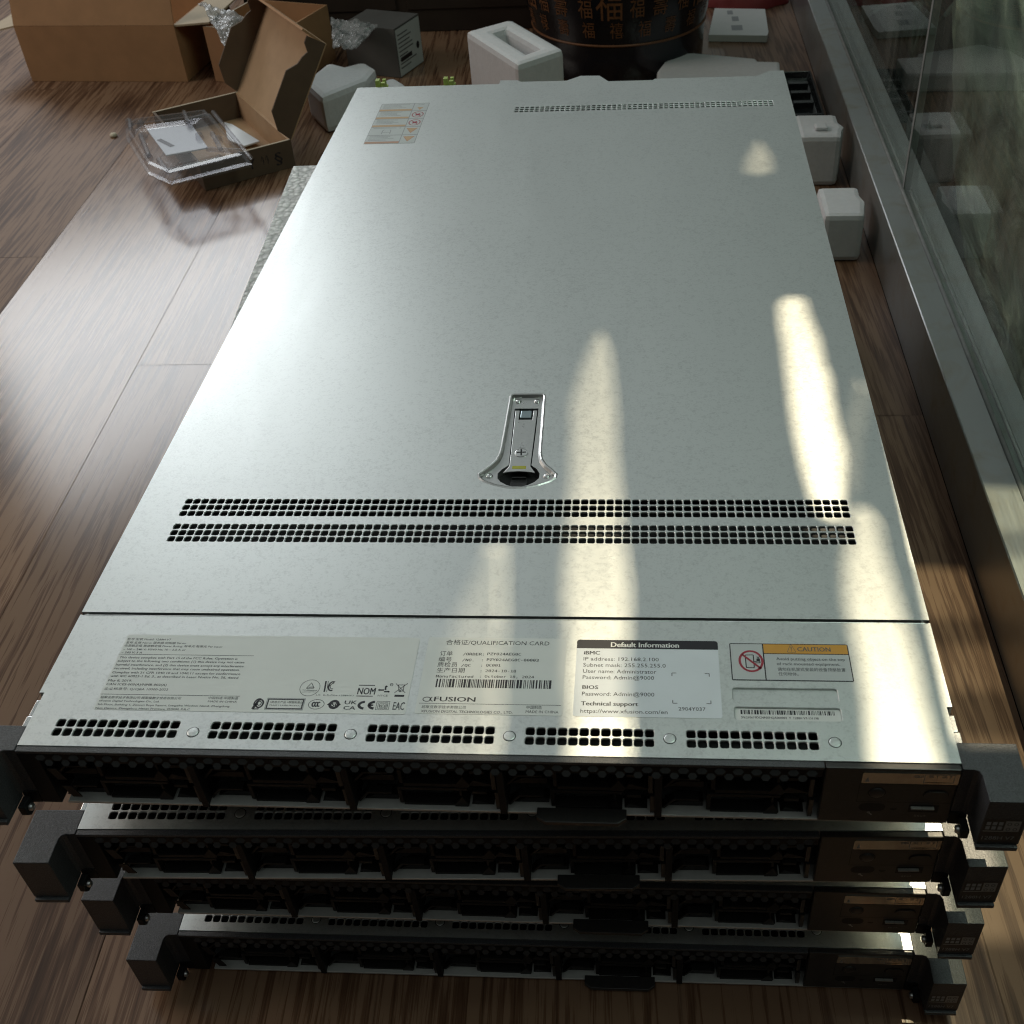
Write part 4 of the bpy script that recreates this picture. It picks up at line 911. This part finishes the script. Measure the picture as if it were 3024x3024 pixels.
def mailer():
    A = Vector((-536.6, 1142.0, 0)); d = Vector((111.5, 76.2, 0)).normalized(); n = Vector((-d.y, d.x, 0)); W_, L_, H = 135, 236, 40; up = Vector((0, 0, 1))
    B = A + d * W_; C = B + n * L_; D_ = A + n * L_
    t = tag(empty('mailer_box', A), 'open brown mailer box with raised lid and handling marks on its side', 'box')
    def B_(mb, name, mats, **kw): return mb.build(name, mats, t, loc=-A, **kw)
    mb = MB(); wall_panel(mb, A.xy, B.xy, .5, H, 3.5, 0); wall_panel(mb, (B + n * 3.6).xy, C.xy, .5, H, 3.5, 1); wall_panel(mb, (C - d * 3.6).xy, D_.xy, .5, H, 3.5, 0); wall_panel(mb, (D_ - n * 3.6).xy, (A + n * 3.6).xy, .5, H, 3.5, 0)
    mb.add([A + up, B + up, C + up, D_ + up], [(0, 1, 2, 3)], 1)
    B_(mb, 'tray_walls', ['card_dark', 'card_inside'])
    mb = MB(); e_ = .2
    for a, b, q in ((A, B, n), (C, D_, -n)): mb.prism([(a + q * e_).xy[:], (b + q * e_).xy[:], (b + q * 3.3).xy[:], (a + q * 3.3).xy[:]], H + .05, H + .6)
    B_(mb, 'cut_edge', 'card_edge')
    mb = MB()
    Pf = lambda u, v: A + d * u - n * .15 + up * v
    for k, txt in enumerate(('Y', '↑↑', '§')): mb.text(txt, 66 + 20 * k, 78 + 20 * k, 13, 15, Pf, 0)
    B_(mb, 'printing', 'ink_black')
    ph = R(123); w = (d * -math.cos(ph) + up * math.sin(ph)) * 1.0; LW_ = 140; o = up * H
    inn = w.cross(n).normalized()
    if inn.dot(d) > 0: inn = -inn                                    # towards the inside of the lid
    C0, B0 = C + o, B + o + n * 2; C1, B1 = C0 + w * LW_, B0 + w * LW_
    mb = MB(); panel(mb, B0, C0, C1, B1, 3) if (C0 - B0).cross(B1 - B0).dot(inn) > 0 else panel(mb, C0, B0, B1, C1, 3); B_(mb, 'lid', 'card_inside')
    def flap(p, q, dep, r, mat, name, sgn):
        e_ = (q - p); pts = [p, p + inn * dep * .55 + e_ * .04, p + inn * dep + e_ * .2, p + inn * dep + e_ * .62, p + inn * dep * .7 + e_ * .72, p + inn * dep * .62 + e_ * .80, p + inn * dep * .5 + e_ * .86, p + inn * dep * .72 + e_ * .93, q + inn * dep * .72, q]
        th_ = n * 2.5 * sgn; k = len(pts); mb = MB(); ax = e_.normalized()
        tri = tessellate_polygon([[Vector(((v - p).dot(ax), (v - p).dot(inn), 0)) for v in pts]])
        mb.add(pts + [v + th_ for v in pts], list(tri) + [tuple(k + i for i in f) for f in tri] + [(i, (i + 1) % k, k + (i + 1) % k, k + i) for i in range(k)]); B_(mb, name, mat)
    flap(C0 + n * .2, C1 + n * .2, 40, 0, 'card_dark', 'side_flap', 1); flap(B0 - n * .2, B1 - n * .2, 40, 0, 'card_dark', 'side_flap', -1)
    mb = MB(); panel(mb, B1, C1, C1 + inn * 34 + w * 6 - n * 6, B1 + inn * 34 + w * 6 + n * 6, 3); B_(mb, 'tuck_flap', 'card_brown')
    return A, d, n
MA, Md, Mn = mailer()

def clear_tray():
    z0 = 43.0
    pts = [atz(A0(*p), z0 + 14) for p in ((703, 690), (755, 660), (1185, 605), (1215, 640), (1428, 892), (965, 1008), (830, 948), (705, 745))]
    c = sum(pts, Vector()) / len(pts)
    t = tag(empty('clear_tray', (c.x, c.y, z0)), 'clear plastic clamshell tray lying tilted across the open mailer box', 'tray'); off = (-c.x, -c.y, -z0)
    def ringmesh(levels, cap=False):
        mb = MB(); n = len(pts); vs = []
        for s, z in levels: vs += [((p.x - c.x) * s + c.x, (p.y - c.y) * s + c.y, z) for p in pts]
        fs = [(j * n + i, j * n + (i + 1) % n, (j + 1) * n + (i + 1) % n, (j + 1) * n + i) for j in range(len(levels) - 1) for i in range(n)]
        if cap: fs.append(tuple((len(levels) - 1) * n + i for i in range(n)))
        mb.add(vs, fs); return mb
    mb = ringmesh([(1.0, z0), (1.0, z0 + 3), (.93, z0 + 3.5), (.90, z0 + 13), (.84, z0 + 13.6), (.79, z0 + 5), (.60, z0 + 4)], True)
    mb.build('tray_shell', 'clear_plastic', t, loc=off)
    mb = MB(); q = lambda x, y, z: atz(A0(x, y), z)
    mb.tube([q(1215, 640, z0 + 15), q(1428, 900, z0 + 15)], 3.2, 8)
    for a, b in (((1060, 690), (1185, 655)), ((1180, 850), (1380, 862)), ((960, 975), (1250, 905)), ((1050, 640), (1075, 700)), ((800, 770), (850, 890)), ((1210, 760), (1260, 850)), ((740, 690), (745, 735)), ((905, 910), (960, 985))): mb.tube([q(*a, z0 + 11), q(*b, z0 + 11)], 3.4, 6)
    for a in ((735, 690), (800, 700), (845, 890), (815, 770), (1090, 700), (1245, 790), (1250, 900), (1135, 770)): v = q(*a, z0 + 9); mb.lathe([(6, -6), (5, 2), (2, 4), (0, 4)], (v.x, v.y, v.z), 10)
    mb.build('ridge', 'clear_plastic', t, loc=off, smooth=False)
    return z0
TZ = clear_tray()
mb = MB(); p = [atz(A0(*v), 44.2) for v in ((838, 742), (1095, 718), (1188, 848), (950, 892))]; mb.prism([v.xy[:] for v in p], 44.2, 46.0)
o = mb.build('card', 'paper_blue'); tag(o, 'white card lying in the clear plastic tray', 'card', 'white cards')
mb = MB(); a, b = [atz(A0(*v), 46.2) for v in ((905, 795), (985, 835))]; mb.line2(a.xy, b.xy, 7, lambda u, v: (u, v, 46.2)); mb.build('printing', 'ink_grey', o)
mb = MB(); p = [atz(A0(*v), 8) for v in ((1280, 700), (1325, 712), (1482, 808), (1395, 835), (1300, 800))]; mb.prism([v.xy[:] for v in p], 7, 9)
tag(mb.build('card', 'paper_blue'), 'white folded leaflet inside the mailer beneath the tray edge', 'card', 'white cards')

def label_box():
    A = Vector((-329, 1564, 0)); B = Vector((-301, 1642, 0)); d = (B - A).normalized(); n = Vector((-d.y, d.x, 0)); D_ = 100; H = 80
    t = tag(empty('labelled_box', A), 'grey cardboard box with a white shipping label on its right side', 'box')
    mb = MB(); c = [A, B, B + n * D_, A + n * D_]; mb.prism([v.xy[:] for v in c], .5, H); mb.build('box_body', 'grey_card', t, loc=-A, bevel=.8)
    P = lambda k: (lambda u, v: A + d * u - n * k + Vector((0, 0, v)))
    mb = MB(); mb.rect2(1.5, 81, 2, 77, P(.4)); lb = mb.build('shipping_label', 'paper_grey', t, loc=-A)
    mb = MB(); rn = random.Random(3)
    for k in range(9): mb.rect2(6, 6 + rn.uniform(25, 60), 66 - 6.6 * k, 68 - 6.6 * k, P(.6), 0)
    mb.rect2(8, 46, 24, 31, P(.7), 1); mb.disc2((68, 34), 5, 6, P(.7), 1); mb.build('printing', ['ink_grey', 'ink_black'], lb, loc=(0, 0, 0))
    return t
label_box()

FB = 'white foam blocks'
def foam(poly, z0, z1, label, bev=4, hole=None, part_of=None):
    bev *= 1.6
    mb = MB()
    if hole:
        lo = [[Vector((*p, 0)) for p in poly], [Vector((*p, 0)) for p in hole]]; fl = [v for l in lo for v in l]; n, k = len(poly), len(hole); dz = z1 - 30
        mb.add([(v.x, v.y, z1) for v in fl], tessellate_polygon(lo)); mb.add([(*p, z0) for p in poly] + [(*p, z1) for p in poly], [(i, (i + 1) % n, n + (i + 1) % n, n + i) for i in range(n)] + [tuple(range(n))])
        mb.add([(*p, z1) for p in hole] + [(*p, dz) for p in hole], [(i, (i + 1) % k, k + (i + 1) % k, k + i) for i in range(k)] + [tuple(range(k, 2 * k))])
    else: mb.prism(poly, z0, z1)
    if not label: return mb.build('foam_foot' if z0 < 10 else 'foam_knob', 'white_foam', part_of, bevel=bev)
    o = mb.build('foam_block', 'white_foam', bevel=bev); return tag(o, label, 'foam block', FB)
zA = 140
q = lambda x, y: atz(ZE(x, y), zA).xy
fA = [q(95, 160), q(365, 335), q(607, 255), q(330, 96)]
hA = [q(238, 168), q(410, 275), q(480, 250), q(305, 148)]
bA = foam([tuple(v) for v in fA], 36, zA, 'white foam block with a slot, standing beside the black jar', 5, [tuple(v) for v in hA])
lowA = [Vector(v) for v in fA]; cA = sum(lowA, Vector((0, 0))) / 4
foam([tuple(lowA[0].lerp(cA, .12)), tuple(lowA[1]), tuple(lowA[2]), tuple(lowA[3].lerp(cA, .1))], .5, 35.9, None, 4, None, bA)
foam([(286, 910), (332, 909), (335, 930), (338, 946), (334, 962), (335, 986), (286, 986)], .5, 60, 'nearest small white foam block at the right between server and window')
bC = foam([(278, 1118), (332, 1116), (335, 1136), (340, 1150), (334, 1164), (334, 1192), (278, 1194)], .5, 68, 'farther small white foam block at the right, with a low knob on top')
foam([(300, 1134), (316, 1134), (316, 1150), (300, 1150)], 68.2, 73, None, 2, None, bC)
foam([(-425, 1486), (-394, 1464), (-368, 1484), (-340, 1446), (-346, 1400), (-402, 1330), (-445, 1400)], .5, 58, 'notched white foam block in shade left behind the stack', 6)
foam([(-327, 1384), (-309, 1412), (-281, 1376), (-288, 1335), (-325, 1340)], .5, 58, 'small white foam corner just past the topmost server rear', 6)
foam([(98, 1478), (121, 1559), (158, 1559), (255, 1525), (257, 1512), (291, 1507), (287, 1440), (98, 1430)], .5, 30, 'wide flat white foam slab behind the stack at right', 3)

def jar():
    c = (35, 1640, 0)
    t = tag(empty('jar', c), 'big black glazed jar with gold characters behind the stack', 'jar')
    mb = MB(); mb.lathe([(0, .5), (136, .5), (141, 6), (142, 40), (143, 66), (147, 80), (153, 110), (160, 160), (165, 220), (166, 290), (158, 340), (150, 352), (140, 350), (136, 300)], n=72); mb.build('jar_body', 'jar_glaze', t, smooth=True)
    mb = MB(); n_ = 90; mb.tube([(143.4 * math.cos(2 * math.pi * k / n_), 143.4 * math.sin(2 * math.pi * k / n_), 64) for k in range(n_)], 1.9, 6, closed=True); mb.build('gold_band', 'jar_gold', t, smooth=True)
    rad = lambda z: 147 + (z - 80) / 30 * 6 if z < 110 else 153 + (z - 110) / 50 * 7
    def ch(txt, ang, z0, h, w):
        mb = MB(); P = lambda u, v: ((rad(v) + .8) * math.sin(R(ang) + u / 150), -(rad(v) + .8) * math.cos(R(ang) + u / 150), v)
        mb.text(txt, -w / 2, w / 2, z0, h, P, 0); return mb.build('gold_character', 'jar_gold', t)
    for k, a in enumerate(range(-68, 75, 17)): ch('福禄壽福禧福壽福禄'[k % 9], a, 79, 20, 20)
    for k, a in enumerate(range(-60, 70, 30)): ch('福' if k % 2 == 0 else '壽', a - 4, 110, 44 if k % 2 == 0 else 26, 40 if k % 2 == 0 else 24)
    for k, a in enumerate(range(-44, 60, 30)): ch('福', a - 4, 111, 26, 22)
jar()

p = [atz(ZE(*v), 12) for v in ((1388, 42), (1650, 46), (1668, 165), (1662, 184), (1357, 180))]
mb = MB(); mb.prism([v.xy[:] for v in p], .5, 12); o = tag(mb.build('carton', 'paper_white', bevel=.6), 'flat white carton lying on the floor right of the jar', 'carton')
mb = MB(); P = lambda u, v: (u, v, 12.2)
for x0, x1, y0, y1 in ((1478, 1530, 130, 158), (1455, 1480, 55, 75), (1480, 1510, 85, 110)):
    a, b = atz(ZE(x0, y1), 12), atz(ZE(x1, y0), 12); mb.rect2(a.x, b.x, a.y, b.y, P)
mb.build('printing', 'ink_faint', o)
def red_bag():
    mb = MB(); rn = random.Random(5); c = atz(ZE(1550, 8), 15); n, k = 40, 8; vs = []
    for j in range(k + 1):
        for i in range(n):
            a = 2 * math.pi * i / n; r = 78 * (1 - .75 * (j / k) ** 1.5) * (1 + .10 * abs(math.sin(4 * a)) + rn.uniform(-.03, .03)); vs.append((c.x + r * math.cos(a), c.y + 55 + r * .7 * math.sin(a), .6 + 60 * (j / k)))
    mb.add(vs, [(j * n + i, j * n + (i + 1) % n, (j + 1) * n + (i + 1) % n, (j + 1) * n + i) for j in range(k) for i in range(n)] + [tuple(k * n + i for i in range(n))])
    tag(mb.build('paper_bag', 'red_paper', smooth=True), 'crumpled red paper bag behind the flat white carton', 'bag')
red_bag()
def dark_clamshell():
    x0, x1, y0, y1 = 292, 340, 1322, 1500
    mb = MB(); o = None
    lv = [(0, .5), (0, 16), (3, 17), (6, 6), (10, 6)]; vs = []
    for s, z in lv: vs += [(x0 + s, y0 + s, z), (x1 - s, y0 + s, z), (x1 - s, y1 - s, z), (x0 + s, y1 - s, z)]
    mb.add(vs, [(j * 4 + i, j * 4 + (i + 1) % 4, j * 4 + 4 + (i + 1) % 4, j * 4 + 4 + i) for j in range(4) for i in range(4)] + [(16, 17, 18, 19)])
    for yy in (1372, 1412, 1450): mb.box(x0 + 9, x1 - 9, yy, yy + 10, 6.1, 15)
    tag(mb.build('plastic_tray', 'dark_tray', bevel=.8), 'dark plastic tray on the floor beside the far right corner', 'tray')
dark_clamshell()
mb = MB(); mb.box(-650, -70, 1800, 2100, .5, 420); mb.box(-640, -370, 1797, 1799.9, 40, 400); mb.box(-350, -80, 1797, 1799.9, 40, 400)
tag(mb.build('cabinet', 'dark_wood', bevel=2), 'dark wooden cabinet at the back behind the boxes', 'cabinet')
c = atz(ZD(215, 258), 0); mb = MB(); mb.lathe([(0, .3), (5, .3), (6, 3), (4, 5.5), (0, 6.2)], (c.x, c.y, 0), 9); tag(mb.build('crumb', 'tan_crumb', smooth=True), 'small pale crumb alone on the bare floorboards at left', 'crumb')
